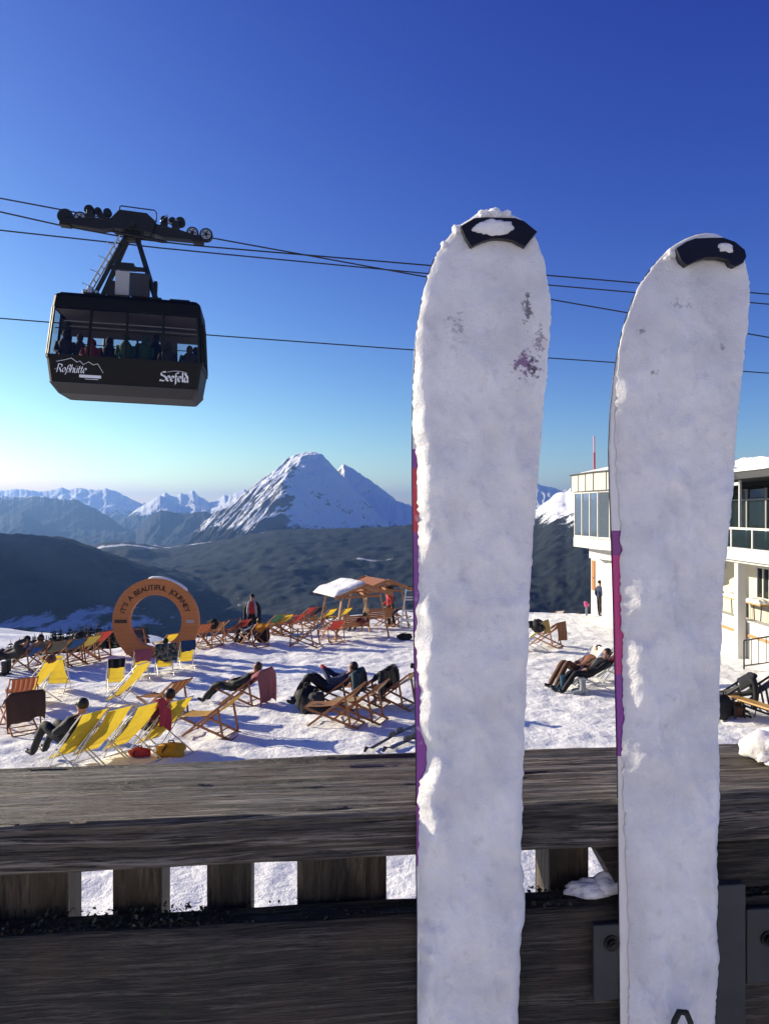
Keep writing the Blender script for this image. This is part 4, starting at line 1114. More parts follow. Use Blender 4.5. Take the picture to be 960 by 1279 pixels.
def lying(knee=.0, arms='lap', turn=0.0, spread=.12, up=0.0):
    """reclining in a deck chair: x towards the feet"""
    J = dict(pelvis=(.02, 0, .40), waist=(-.10, 0, .50), chest=(-.29, 0, .62), upper=(-.42, 0, .73), neck=(-.50, 0, .81), jaw=(-.515, 0, .875), head=(-.54, 0, .945), crown=(-.565, 0, 1.005),
             tl=(.10, .10, .42), tr=(.10, -.10, .42), kl=(.50, spread, .50 + knee), kr=(.48, -spread, .47 + knee), al=(.84, spread, .12), ar=(.86, -spread * 1.1, .12), bl=(.88, spread, .05), br=(.90, -spread * 1.1, .05), fl=(1.02, spread * 1.2, .12), fr=(1.04, -spread * 1.3, .12),
             sl=(-.40, .19, .70), sr=(-.40, -.19, .70), face=(.85, turn, .45), palm=(0, 0, 1))
    if arms == 'lap': J.update(el=(-.10, .29, .58), er=(-.10, -.29, .58), wl=(.13, .12, .58), wr=(.13, -.10, .58), hl=(.21, .05, .56), hr=(.20, -.04, .57))
    if arms == 'head': J.update(el=(-.52, .42, .90), er=(-.10, -.29, .58), wl=(-.60, .16, .95), wr=(.13, -.10, .58), hl=(-.61, .07, .95), hr=(.20, -.04, .57))
    if arms == 'up': J.update(el=(-.05, .24, .66), er=(-.05, -.24, .66), wl=(.12, .10, .86), wr=(.12, -.08, .84), hl=(.16, .05, .92), hr=(.16, -.03, .90))
    if up:
        c_, s_ = math.cos(up), math.sin(up)
        for n in ('waist', 'chest', 'upper', 'neck', 'jaw', 'head', 'crown', 'sl', 'sr', 'el', 'er', 'wl', 'wr', 'hl', 'hr'):
            x, y, z = J[n]; x -= .02; z -= .40; J[n] = (.02 + x * c_ + z * s_, y, .40 - x * s_ + z * c_)
    return J

def standing(arm=.0, stride=.08, bend=.0):
    J = dict(pelvis=(0, 0, .93), waist=(.01, 0, 1.06), chest=(.01, 0, 1.24), upper=(.0, 0, 1.38), neck=(.01, 0, 1.49), jaw=(.035, 0, 1.555), head=(.03, 0, 1.63), crown=(.02, 0, 1.70),
             tl=(0, .095, .88), tr=(0, -.095, .88), kl=(.04, .11, .50), kr=(.0, -.11, .50), al=(.02 + stride, .12, .12), ar=(-.03 - stride, -.12, .12), bl=(.02 + stride, .12, .05), br=(-.03 - stride, -.12, .05), fl=(.17 + stride, .14, .04), fr=(.12 - stride, -.14, .04),
             sl=(0, .20, 1.36), sr=(0, -.20, 1.36), el=(-.03, .27, 1.09), er=(-.03, -.27, 1.09), wl=(.08 + arm, .27, .86 + arm), wr=(.08 + arm, -.27, .86 + arm), hl=(.11 + arm, .26, .78 + arm), hr=(.11 + arm, -.26, .78 + arm), face=(1, 0, 0), palm=(1, 0, 0))
    return J

def drape(name, label, cat, par_chair, mat, y0=-.30, y1=.34, back=.50, front=.35, seed=1, side=.0, group=None):
    """a cloth hung over the top bar of a chair: down the back and forward over the sling"""
    n, k = 34, 26
    path = []; metal = 'alu' in [c_ for c_ in par_chair.children if c_.name.startswith('back_frame')][0].data.materials[0].name; tx, tz = (.17, .185) if metal else (0, 0)
    m = int(n * front / (front + back))
    for i in range(m):                      # up the sling
        t = 1 - i / m
        path.append((-.625 + front * t * .80 + .02, .895 - front * t * .55 + .012))
    for i in range(n - m):
        t = i / (n - m - 1)
        path.append((-.655 - .05 * math.sin(t * 2.2), .905 - back * t if t > .05 else .915))
    P = np.zeros((n, k, 3))
    for i, (x, z) in enumerate(path):
        hang = max(0, (i - m) / (n - m))
        for j in range(k):
            f = j / (k - 1); y = y0 + (y1 - y0) * f
            over = max(0, abs(y) - .30)
            wv = .022 * hang * math.sin(y * 26 + seed) + .03 * hang * float(vnoise(np.array([y * 5.0]), np.array([hang * 2 + seed]), seed)[0])
            P[i, j] = (tx + x - wv - .25 * over * side, y * (1 - .06 * hang), max(.05, tz + z - over * 1.1 + .05 * hang * float(vnoise(np.array([y * 4.0 + 2]), np.array([seed * 1.0]), seed)[0])))
    o = grid_mesh(name, P, mat); o.matrix_world = par_chair.matrix_basis.copy()
    sm = o.modifiers.new('thickness', 'SOLIDIFY'); sm.thickness = .012
    tag(o, label, cat, group)
    return o

def bagmesh(name, label, cat, x, y, r, mat, seed, sq=(1, .7, .9), dz=0.0, rz=0.0, mats=None):
    bm = bmesh.new(); bmesh.ops.create_icosphere(bm, subdivisions=3, radius=1)
    for v in bm.verts:
        d = v.co.copy()
        k = 1 + .22 * float(fbm(np.array([d.x * 1.7 + seed]), np.array([d.y * 1.7 + d.z * 1.9]), seed, 3)[0])
        v.co = Vector((d.x * sq[0], d.y * sq[1], max(d.z, -.75) * sq[2])) * r * k
    me = bpy.data.meshes.new(name); bm.to_mesh(me); bm.free()
    for p in me.polygons: p.use_smooth = True
    me.materials.append(mat)
    o = link(name, me, None, (x, y, gz(x, y) + r * .75 * sq[2] + dz), rz)
    mb = MB(); mb.tube([(-.3 * r, 0, r * .75 * sq[2]), (-.2 * r, 0, r * 1.15 * sq[2]), (.2 * r, 0, r * 1.15 * sq[2]), (.3 * r, 0, r * .75 * sq[2])], r * .06, 6)
    mb.tube([(-.6 * r, -r * sq[1] * .8, -.3 * r), (-.5 * r, -r * sq[1] * 1.02, .3 * r * sq[2]), (-.3 * r, -r * sq[1] * .5, .8 * r * sq[2])], r * .07, 6)
    mb.build('strap', plain('strap_black', (.02, .02, .02), .7), o)
    return tag(o, label, cat)

def at(u, v):
    d = ground_d(v); return (u - 480) / F * d, d

def boots(u, v, deg, label, mat):
    x, y = at(u, v); mb = MB()
    for s_ in (-.11, .11):
        mb.tube([(0, s_, .40), (-.01, s_, .24), (.0, s_, .12), (.05, s_, .07), (.17, s_, .055), (.24, s_, .05)], [.085, .075, .075, .07, .058, .04], 10)
        mb.box((.08, s_, .018), (.32, .10, .036), bev=.01); mb.box((.05, s_ - .07, .16), (.05, .02, .03)); mb.box((.05, s_ - .07, .24), (.05, .02, .03))
    o = mb.build('ski_boots', mat); o.location = (x, y, gz(x, y)); o.rotation_euler = (0, 0, math.radians(deg))
    return tag(o, label, 'boots')
# ================================================================== the terrace and what stands on it
def build_chairs():
    K = {}
    def c(key, *a, **k): K[key] = chair(*a, **k); return K[key]
    # nearest row, backs to the camera
    c('y1', 98, 960, 147, 'metal', 'yellow', 'yellow deck chair nearest the railing, holding the person in a black headband')
    c('y2', 128, 955, 147, 'metal', 'yellow', 'yellow deck chair squeezed between the headband person and the chair beside the red jacket')
    c('y3', 165, 947, 147, 'metal', 'yellow', 'large bright yellow deck chair seen from behind, just left of the red jacket')
    c('y4', 206, 938, 147, 'metal', 'yellow', 'yellow deck chair seen from behind with a dark haired head above its top')
    c('w5', 262, 915, 163, 'wood', 'yellow_brown', 'wooden deck chair with yellow and brown stripes right of the front yellow row')
    c('w6', 203, 893, 148, 'wood', 'red_green', 'wooden deck chair with red and green stripes behind the front yellow row')
    c('y7', 160, 881, 160, 'metal', 'yellow', 'yellow deck chair standing alone on open snow, steel legs to its right')
    c('b8', 24, 908, 128, 'wood', 'brown_stripe', 'wooden deck chair under the dark brown blanket')
    c('r9', 26, 886, 122, 'wood', 'red_stripe', 'red striped deck chair directly behind the dark brown blanket')
    c('y10', 47, 876, 160, 'metal', 'yellow', 'yellow deck chair with a rolled reddish towel on its top')
    c('y11', 70, 864, 102, 'metal', 'yellow', 'bright yellow deck chair seen square on, its cloth a flat rectangle')
    c('y12', 145, 859, 112, 'metal', 'yellow', 'yellow deck chair with a black towel over the top half', scale=.80)
    c('y13', 176, 847, 116, 'metal', 'yellow', 'yellow deck chair with the pink towel in front of the orange ring', scale=.80)
    c('y14', 206, 842, 112, 'metal', 'yellow', 'yellow deck chair under the chequered grey and teal blanket', scale=.86)
    c('y15', 233, 834, 112, 'metal', 'yellow', 'yellow deck chair with a blue towel at the right foot of the ring', scale=.80)
    c('y16', 206, 817, 140, 'wood', 'yellow', 'yellow deck chair seen through the hole of the orange ring', scale=.8)
    c('n17', 171, 816, 100, 'wood', 'navy', 'dark blue deck chair seen through the left side of the ring hole')
    # along the left brow
    c('r18', 117, 820, 150, 'wood', 'red', 'red deck chair left of the orange ring at the edge of the terrace')
    c('o19', 102, 826, 150, 'wood', 'olive', 'olive yellow deck chair beside the red one left of the ring')
    c('n20', 84, 829, 150, 'wood', 'blue', 'blue deck chair with a black bag on top at the left edge of the terrace')
    c('g21', 64, 832, 140, 'wood', 'grey', 'grey deck chair behind the bright square yellow one')
    c('k22', 36, 836, 150, 'wood', 'grey', 'dark deck chair of the blue jacketed sunbather at the far left')
    # right of the ring
    c('r23', 248, 809, 128, 'wood', 'red_stripe', 'red striped deck chair touching the right side of the orange ring')
    c('r24', 262, 807, 128, 'wood', 'brown_stripe', 'brown striped deck chair second to the right of the orange ring')
    c('b25', 279, 803, 145, 'wood', 'blue', 'blue deck chair left of the man in the red and grey jacket')
    c('r26', 292, 803, 148, 'wood', 'red', 'red deck chair right beside a blue one, left of the standing man')
    c('o27', 317, 808, 132, 'wood', 'orange', 'orange deck chair at the feet of the standing man')
    c('g30', 335, 793, 150, 'wood', 'green', 'green deck chair almost hidden behind the yellow one near the standing man')
    c('y28', 346, 793, 150, 'wood', 'yellow', 'yellow deck chair between green and red ones, right of the standing man')
    c('r29', 361, 792, 150, 'wood', 'red', 'red deck chair between the standing man and the blue armchair')
    c('r31', 376, 784, 150, 'wood', 'red', 'red deck chair at the far edge beside a dark blue one')
    c('n32', 388, 783, 148, 'wood', 'navy', 'dark blue deck chair at the far edge left of the canopy swing')
    c('y33', 402, 786, 148, 'wood', 'yellow', 'yellow deck chair just left of the canopy swing')
    c('y34', 421, 784, 148, 'wood', 'yellow', 'yellow deck chair seen between the posts of the canopy swing')
    c('b35', 380, 809, 164, 'wood', 'blue', 'lone blue deck chair with wooden armrests out on the open snow', armrest=True)
    c('r36', 414, 803, 118, 'wood', 'red', 'reddish deck chair by the front left post of the canopy swing')
    c('n37', 482, 783, 150, 'wood', 'navy', 'dark blue deck chair right of the canopy swing')
    c('t38', 497, 781, 40, 'wood', 'tan', 'tan deck chair leaning the other way, beside the white ladder')
    # middle group
    c('p39', 302, 877, 160, 'wood', 'pink', 'deck chair covered by the long pink blanket')
    c('w40', 416, 908, 166, 'wood', 'brown_stripe', 'empty brown wooden deck chair in front of the black clad sunbather')
    c('w41', 446, 903, 160, 'wood', 'tan', 'tan striped deck chair close behind the empty brown one')
    c('w42', 414, 885, 166, 'wood', 'tan', 'wooden deck chair the black clad sunbather lies in')
    c('w43', 452, 882, 160, 'wood', 'brown_stripe', 'wooden deck chair under the black jacket with hanging sleeves')
    c('w44', 488, 886, 152, 'wood', 'tan', 'tan striped deck chair with black gloves on top, left of the skis')
    # between the skis
    c('y45', 664, 813, 150, 'metal', 'olive', 'olive yellow deck chair piled with clothes beside the left ski')
    c('b46', 680, 808, 140, 'wood', 'brown_stripe', 'brown deck chair under a rust coloured blanket between the skis')
    for k, (u, f, l) in enumerate([(690, 'white', 'white deck chair half sunk behind the far snow edge'), (708, 'yellow', 'yellow deck chair half sunk behind the far snow edge between the skis'), (724, 'red', 'red deck chair half sunk behind the far snow edge near the white building')]):
        c('f%d' % k, u, 778, 120, 'wood', f, l, d=42.8)
    c('m49', 729, 858, 200, 'metal', 'white', 'white metal deck chair of the reclining couple', sag=.1)
    c('m50', 762, 850, 196, 'metal', 'white', 'white metal deck chair behind the couple, half hidden by the right ski', sag=.1)
    # far right
    c('d50', 930, 890, 166, 'dark', 'grey', 'dark framed deck chair with grey cloth by the wooden bench')
    c('d51', 899, 889, 160, 'dark', 'grey', 'dark deck chair under a black jacket at the right edge of the right ski')
    return K

def build_things(K):
    M_ = lambda k: K[k].matrix_basis.copy()
    blk = C('black', (.010, .010, .012)); navy = C('navy', (.015, .025, .075)); grey = C('grey', (.32, .33, .34)); red = C('red', (.45, .02, .025)); brown = C('brown', (.12, .055, .028)); dgrey = C('charcoal', (.03, .03, .034)); blue = C('blue', (.03, .10, .32))
    teal = C('teal', (.02, .05, .06)); boot = C('boot', (.015, .015, .018), .4); rust = C('rust', (.19, .075, .035)); wht = C('offwhite', (.6, .6, .62)); glove = C('glove', (.02, .02, .02))
    hair = plain('hair_dark', (.02, .012, .008), .5, 0, .3, 60); hairb = plain('hair_brown', (.07, .035, .018), .5, 0, .3, 60)
    sk = SKIN()
    def body(top, legs, hand=None, bt=None): return dict(top=top, legs=legs, skin=sk, hand=hand or sk, boot=bt or boot)
    # ---- reclining people
    person('person', 'person in black with a headband lying in the nearest yellow deck chair', M_('y1') @ Matrix.Translation((.25, .02, .04)), lying(.16, 'lap', .5, up=.26), body(blk, blk, glove), hair=hair, hat=None, glasses=True, fat=1.12)
    person('person', 'dark haired person in maroon behind the red jacket in the yellow front row', M_('y4') @ Matrix.Translation((.20, .05, .02)), lying(.02, 'lap', up=.26), body(C('maroon', (.10, .015, .02)), dgrey), hair=hair)
    person('person', 'person in black sitting up beside the pink blanket, legs stretched out', M_('p39') @ Matrix.Translation((.05, .12, .02)), lying(.0, 'lap', -.2), body(blk, blk), hair=hairb, fat=1.05)
    person('person', 'person all in black lying back with knees up and holding something red', M_('w42') @ Matrix.Translation((.02, .02, .02)), lying(.24, 'up'), body(navy, blk, red), hair=hair, fat=1.15)
    person('person', 'reclining person in black jacket beside the person in brown trousers', M_('m49') @ Matrix.Translation((.06, .32, .0)), lying(.02, 'lap', -.4), body(blk, blk), hair=hair, fat=1.1)
    person('person', 'reclining person in brown trousers lying in the white metal deck chair', M_('m49') @ Matrix.Translation((.04, -.08, .02)), lying(.20, 'lap', .4), body(rust, brown), hair=hairb, fat=1.12)
    person('person', 'dark haired person in maroon half hidden by the right ski', M_('m50') @ Matrix.Translation((.0, .0, .02)), lying(.1, 'lap'), body(C('maroon', (.10, .015, .02)), dgrey), hair=hair)
    person('person', 'sunbather in a blue jacket at the far left of the terrace', M_('k22') @ Matrix.Translation((.0, .0, .02)), lying(.12, 'lap'), body(blue, dgrey), hair=hair)
    person('person', 'sunbather in dark clothes with big black boots at the left picture edge', Matrix.Translation((0, 0, 0)) @ Matrix.Translation((*at(14, 838), gz(*at(14, 838)))) @ Matrix.Rotation(math.radians(165), 4, 'Z'), lying(.1, 'head'), body(dgrey, blk), hat=blk, fat=1.15)
    person('person', 'black haired person seen from behind over the chequered blanket', M_('y14') @ Matrix.Translation((.20, .0, .03)), lying(.0, 'lap', up=.28), body(blk, dgrey), hair=hair)
    person('person', 'person in black trousers sitting in the orange deck chair by the standing man', M_('o27') @ Matrix.Translation((.12, .05, -.02)), lying(.12, 'lap'), body(navy, blk), hair=hair)
    # ---- standing people
    def stand(label, u, v, deg, J, cl, **k):
        x, y = at(u, v); return person('person', label, Matrix.Translation((x, y, gz(x, y))) @ Matrix.Rotation(math.radians(deg), 4, 'Z'), J, cl, **k)
    p = stand('standing man in an open grey and black jacket over a red sweater', 315, 800, -88, standing(.0, .0), body(blk, blk, glove), hat=blk, glasses=True, fat=1.14)
    mb = MB(); mb.tube([(.065, 0, 1.02), (.085, 0, 1.2), (.075, 0, 1.34), (.06, 0, 1.46)], [.10, .125, .11, .06], 10); mb.build('red_sweater', red, p)
    mb = MB()
    for s_ in (-1, 1):
        mb.tube([(.075, .16 * s_, .90), (.10, .145 * s_, 1.1), (.11, .13 * s_, 1.28), (.07, .10 * s_, 1.42), (.03, .075 * s_, 1.5)], [.035, .06, .06, .05, .03], 8)
    mb.build('jacket_front', grey, p)
    stand('standing person in dark blue facing the white building', 748, 771, 20, standing(.02, .05), body(navy, blk, glove), hat=blk)
    stand('person in a red jacket standing behind the canopy swing', 486, 783, 200, standing(.1, .06), body(red, dgrey, glove), hat=blk)
    stand('person in dark blue standing at the right post of the swing', 489, 781, 160, standing(.05, .03), body(C('slate', (.04, .06, .10)), blk, glove), hat=dgrey)
    # ---- cloth over chairs
    brn = C('blanket_brown', (.055, .024, .016)); pnk = plain('blanket_pink', (.36, .12, .13), .9, 0, .2, 9, bump=.3, trans=.15)
    drape('blanket', 'dark brown blanket hanging over the back of a wooden chair at the left', 'blanket', K['b8'], brn, -.36, .40, .58, .35, 3)
    drape('blanket', 'long pink blanket hanging over the chair behind the person in black', 'blanket', K['p39'], pnk, -.50, .40, .76, .40, 5)
    drape('towel', 'black towel with pale print over the top of a yellow chair', 'towel', K['y12'], stripes('towel_black', [(.012, .012, .012), (.012, .012, .012), (.05, .05, .05)], 4, .02), -.26, .26, .26, .20, 7)
    drape('towel', 'pink towel over the top of a yellow chair before the ring', 'towel', K['y13'], plain('towel_pink', (.30, .08, .12), .9, trans=.1), -.28, .28, .40, .2, 8)
    drape('towel', 'blue towel over the top of the chair at the ring foot', 'towel', K['y15'], plain('towel_blue', (.02, .06, .14), .9), -.27, .27, .38, .2, 9)
    m, nt, out = newmat('chequered'); b = NB(nt); o = b.obj()
    ch = b.n('ShaderNodeTexChecker', {'Vector': b.mapping(o, (7, 7, 7), rot=(0, .7, .6)), 'Color1': (.02, .07, .08, 1), 'Color2': (.20, .16, .11, 1), 'Scale': 1.0}).outputs[0]
    b.link(b.n('ShaderNodeBsdfPrincipled', {'Base Color': b.mix(b.ramp(b.noise(o, 12, 3), [(.45, 0), (.5, 1)]), (.015, .015, .018), ch), 'Roughness': .9}).outputs[0], out.inputs[0])
    drape('blanket', 'chequered grey and teal blanket over a chair in front of the ring', 'blanket', K['y14'], m, -.36, .36, .58, .2, 10)
    def sleeves(o, s0=-.34, s1=.36):
        mb = MB()
        for y, L_ in ((s0, .5), (s1, .62)):
            mb.tube([(-.63, y * .8, .86), (-.67, y * 1.05, .74), (-.69, y * 1.15, .55), (-.67, y * 1.12, .88 - L_)], [.085, .075, .065, .05], 8)
        mb.ball((-.68, 0, .89), .12, 10, 0, (.7, 1.3, .5))
        mb.build('sleeve', o.data.materials[0], o)
    j = drape('jacket', 'black jacket spread over a wooden chair back with hanging sleeves', 'jacket', K['w43'], blk, -.46, .42, .52, .25, 11); sleeves(j, -.46, .50)
    j = drape('jacket', 'dark green jacket hung behind the head of the black clad sunbather', 'jacket', K['w42'], teal, -.40, .36, .50, .12, 12); sleeves(j)
    j = drape('jacket', 'black jacket hung on the dark chair touching the right ski', 'jacket', K['d51'], blk, -.42, .42, .72, .3, 13); sleeves(j)
    drape('jacket', 'red jacket hanging on the side of a yellow front row chair', 'jacket', K['y3'], C('bright_red', (.42, .03, .045)), -.46, -.18, .46, .25, 14)
    drape('blanket', 'rust coloured blanket over a chair between the skis', 'blanket', K['b46'], rust, -.32, .34, .62, .3, 15)
    drape('jacket', 'mustard jacket over the olive chair beside the left ski', 'jacket', K['y45'], C('mustard', (.30, .20, .05)), -.34, .30, .40, .4, 16)
    # rolled towel on the yellow chair, and black gloves on the tan one
    def on_chair(name, label, cat, key, mat, p, r, sq, rz=0):
        mb = MB(); mb.ball((0, 0, 0), r, 12, 0, sq, .22, random.Random(len(label))); mb.ball((r * .9, r * .4, r * .2), r * .55, 10, 0, sq, .3, random.Random(3)); mb.ball((-r * .7, r * .5, -r * .1), r * .5, 10, 0, sq, .3, random.Random(9))
        o = mb.build(name, mat); o.matrix_world = M_(key) @ Matrix.Translation(p); return tag(o, label, cat)
    on_chair('towel', 'rolled reddish towel resting on the top bar of a yellow chair', 'towel', 'y10', rust, (-.46, .05, 1.10), .13, (.8, 1.2, .8))
    on_chair('gloves', 'black gloves lying on the top bar of the tan striped chair', 'gloves', 'w44', blk, (-.60, -.1, .95), .10, (.7, 1.0, 1.2))
    on_chair('bag', 'black bag resting on top of the blue chair at the left edge', 'bag', 'n20', blk, (-.60, .0, .95), .14, (.8, 1.3, .8))
    on_chair('jacket', 'dark coat slung over the brown striped chair right of the ring', 'jacket', 'r24', blk, (-.55, .1, .80), .16, (.7, 1.1, 1.2))
    on_chair('jacket', 'dark folded jacket lying on the empty brown wooden chair', 'jacket', 'w40', dgrey, (.25, 0, .33), .17, (1.5, 1.2, .5))
    on_chair('bag', 'dark cap and bag heaped on the olive chair beside the left ski', 'bag', 'y45', blk, (-.25, .1, .9), .26, (1.0, 1.1, .9))
    # ---- bags, boots and skis on the snow
    bagmesh('backpack', 'black backpack behind the orange chair of the standing man', 'backpack', *at(328, 803), .27, blk, 5, (1, .8, 1.15))
    bagmesh('backpack', 'yellow bag on the snow under the front row of yellow chairs', 'bag', *at(214, 944), .21, plain('bag_yellow', (.6, .28, .01), .6), 6, (1.25, .8, .75))
    bagmesh('backpack', 'small red bag on the snow beside the yellow bag', 'bag', *at(175, 944), .15, plain('bag_red', (.45, .04, .04), .6), 7, (1.3, .8, .7))
    bagmesh('backpack', 'large black backpack at the feet of the black clad sunbather', 'backpack', *at(384, 889), .30, blk, 8, (1.0, .9, 1.15))
    bagmesh('backpack', 'grey and black rucksack beside the large black backpack', 'backpack', *at(395, 892), .22, dgrey, 9, (.9, .8, 1.3))
    bagmesh('backpack', 'black bundle on the snow left of the left ski, near the swing', 'bag', *at(505, 800), .20, blk, 10, (1.5, .9, .7))
    bagmesh('backpack', 'dark rucksack under the wooden bench at the right', 'backpack', *at(918, 893), .22, brown, 11, (1, .8, .9))
    bagmesh('backpack', 'black bag on the snow below the jacket beside the right ski', 'bag', *at(899, 895), .26, blk, 12, (.9, .8, 1.2))
    boots(702, 862, 170, 'ski boots standing at the feet of the reclining couple', C('boot_blue', (.02, .07, .12), .35))
    boots(726, 866, 175, 'pale ski boots beside the brown trousers of the couple', C('boot_grey', (.25, .27, .28), .35))
    boots(8, 843, 175, 'black ski boots at the left picture edge', boot)
    # a pair of black skis lying on the snow
    for k, (a_, z_, w_) in enumerate((((455, 944), (530, 905), .085), ((478, 944), (545, 915), .10))):
        pa = Vector((*at(*a_), 0)); pb = Vector((*at(*z_), 0)); d = (pb - pa).normalized(); n = Vector((-d.y, d.x, 0))
        q = MB(); L = (pb - pa).length
        prof_ = [(0, .02), (.10, .10), (.25, .025), (L * .5, .045), (L - .3, .03), (L - .12, .05), (L, .12)]
        top = []; bot = []
        for t, h in prof_:
            ww = w_ * (.55 if t in (0, L) else (1.0 if t < .4 or t > L - .5 else .75))
            c_ = pa + d * t; zz = gz(c_.x, c_.y) + .03 + h * .8
            top += [c_ - n * ww / 2 + Vector((0, 0, zz + .012)), c_ + n * ww / 2 + Vector((0, 0, zz + .012))]; bot += [c_ - n * ww / 2 + Vector((0, 0, zz)), c_ + n * ww / 2 + Vector((0, 0, zz))]
        N = len(top); vs = top + bot; fs = []
        for i in range(0, N - 2, 2):
            fs += [(i, i + 1, i + 3, i + 2), (N + i, N + i + 2, N + i + 3, N + i + 1), (i, i + 2, N + i + 2, N + i), (i + 1, N + i + 1, N + i + 3, i + 3)]
        fs += [(0, N, N + 1, 1), (N - 2, N - 1, 2 * N - 1, 2 * N - 2)]
        q.add(vs, fs); o = q.build('ski', plain('ski_black', (.015, .015, .017), .35))
        tag(o, ['black ski lying on the snow, the one reaching farther left', 'black ski lying on the snow, the wider one under the binding'][k], 'ski', 'skis lying on the snow')
        for t in (L * .42, L * .55):
            mb = MB(); c_ = pa + d * t; zz = gz(c_.x, c_.y) + .08; mb.box((c_.x, c_.y, zz + .04), (.16, .07, .08), Matrix.Rotation(math.atan2(d.y, d.x), 3, 'Z'), bev=.01)
            mb.build('binding', plain('binding_grey', (.06, .06, .065), .4), o)

def build_ring():
    d = ground_d(822); s = F / d
    x = (195.5 - 480) / F * d; z = CAMZ + (640 - 776) / F * d
    R, r, T = 53.5 / s, 32.6 / s, .24
    root = empty('wooden_ring', (x, d, z - R + .1), math.radians(0)); zl = R - .1
    tag(root, 'big round orange wooden ring with dark lettering standing on the snow', 'ring sign')
    m, nt, out = newmat('ring_wood'); b = NB(nt); o = b.obj()
    g = b.noise(b.mapping(o, (2, 12, 26)), 1.0, 5, .6); g2 = b.noise(o, 3, 4)
    z_ = b.n('ShaderNodeSeparateXYZ', {0: o}).outputs[2]
    pl = b.ramp(b.math('FRACT', b.math('MULTIPLY', z_, 7.2)), [(.0, .55), (.035, 1.0), (.965, 1.0), (1.0, .55)])
    c = b.mix(g, (.40, .125, .03), (.70, .26, .07)); c = b.mix(b.math('MULTIPLY', g2, .35), c, (.30, .10, .04)); c = b.mix(.8, c, pl, 'MULTIPLY')
    p = b.n('ShaderNodeBsdfPrincipled', {'Base Color': c, 'Roughness': .6}); b.link(b.bump(g, .3, .01), p.inputs['Normal']); b.link(p.outputs[0], out.inputs[0])
    n = 96; vs = []; fs = []
    for i in range(n):
        t = 2 * math.pi * i / n; cs, sn = math.cos(t), math.sin(t)
        for rr_, y in ((R, -T / 2), (R, T / 2), (r, T / 2), (r, -T / 2)):
            vs.append((cs * rr_, y, zl + max(sn * rr_, -R + .06 if rr_ > r else -9)))
    for i in range(n):
        a, b_ = 4 * i, 4 * ((i + 1) % n)
        for k in range(4): fs.append((a + k, b_ + k, b_ + (k + 1) % 4, a + (k + 1) % 4))
    mb = MB(); mb.add(vs, fs); mb.build('ring_body', m, root)
    # letters along the upper arc
    txt = "IT'S A BEAUTIFUL JOURNEY"; dark = plain('ring_letters', (.035, .020, .014), .7)
    wid = {'I': .42, "'": .3, ' ': .45, 'J': .8}
    ws = []
    for ch in txt:
        if ch == ' ': ws.append(.62); continue
        cu = bpy.data.curves.new('ch', 'FONT'); cu.body = ch; oc = bpy.data.objects.new('ch', cu); COL.objects.link(oc); bpy.context.view_layer.update()
        ws.append(oc.dimensions.x + .26); bpy.data.objects.remove(oc)
    tot = sum(ws); a0, a1 = math.radians(166), math.radians(16)
    rad = (R + r) / 2 - .02; acc = 0; lm = MB(); h = .185
    dg = bpy.context.evaluated_depsgraph_get()
    for ch, w in zip(txt, ws):
        t = a0 + (a1 - a0) * (acc + w / 2) / tot; acc += w
        if ch == ' ': continue
        cu = bpy.data.curves.new('ch', 'FONT'); cu.body = ch; cu.size = h * 1.25; cu.offset = .004; cu.extrude = .004
        oc = bpy.data.objects.new('ch', cu); COL.objects.link(oc); dg = bpy.context.evaluated_depsgraph_get(); dg.update()
        me = bpy.data.meshes.new_from_object(oc.evaluated_get(dg)); bpy.data.objects.remove(oc)
        q = t - math.pi / 2
        V = []; cx_ = (min(v.co.x for v in me.vertices) + max(v.co.x for v in me.vertices)) / 2
        for v in me.vertices:
            lx, lz = v.co.x - cx_, v.co.y - h * .42
            V.append((math.cos(t) * rad + lx * math.cos(q) - lz * math.sin(q), -T / 2 - .005 - v.co.z, zl + math.sin(t) * rad + lx * math.sin(q) + lz * math.cos(q)))
        lm.add(V, [tuple(p.vertices) for p in me.polygons])
    lm.build('lettering', dark, root)
    # two small plates at mid height
    for sx, mt, nm in ((-1, plain('plate_dark', (.05, .03, .022), .6), 'dark'), (1, plain('plate_pale', (.42, .36, .32), .5), 'pale')):
        mb = MB(); cx = sx * (R + r) / 2; w = .40 if sx < 0 else .26
        mb.box((cx, -T / 2 - .008, zl - .0), (w, .012, .11), bev=.004); o = mb.build('plate', mt, root); o['label'] = 'small %s plate fixed to the ring' % nm
    # snow lying on the upper right rim
    pts = [(math.cos(t) * (R + .012), 0, zl + math.sin(t) * (R + .012)) for t in [math.radians(a) for a in range(100, 42, -4)]]
    mb = MB(); mb.tube(pts, [.02] + [.05] * (len(pts) - 2) + [.02], 8); sn = mb.build('snow_rim', bpy.data.materials['trampled_snow'], root); sn.scale = (1, 2.2, 1)

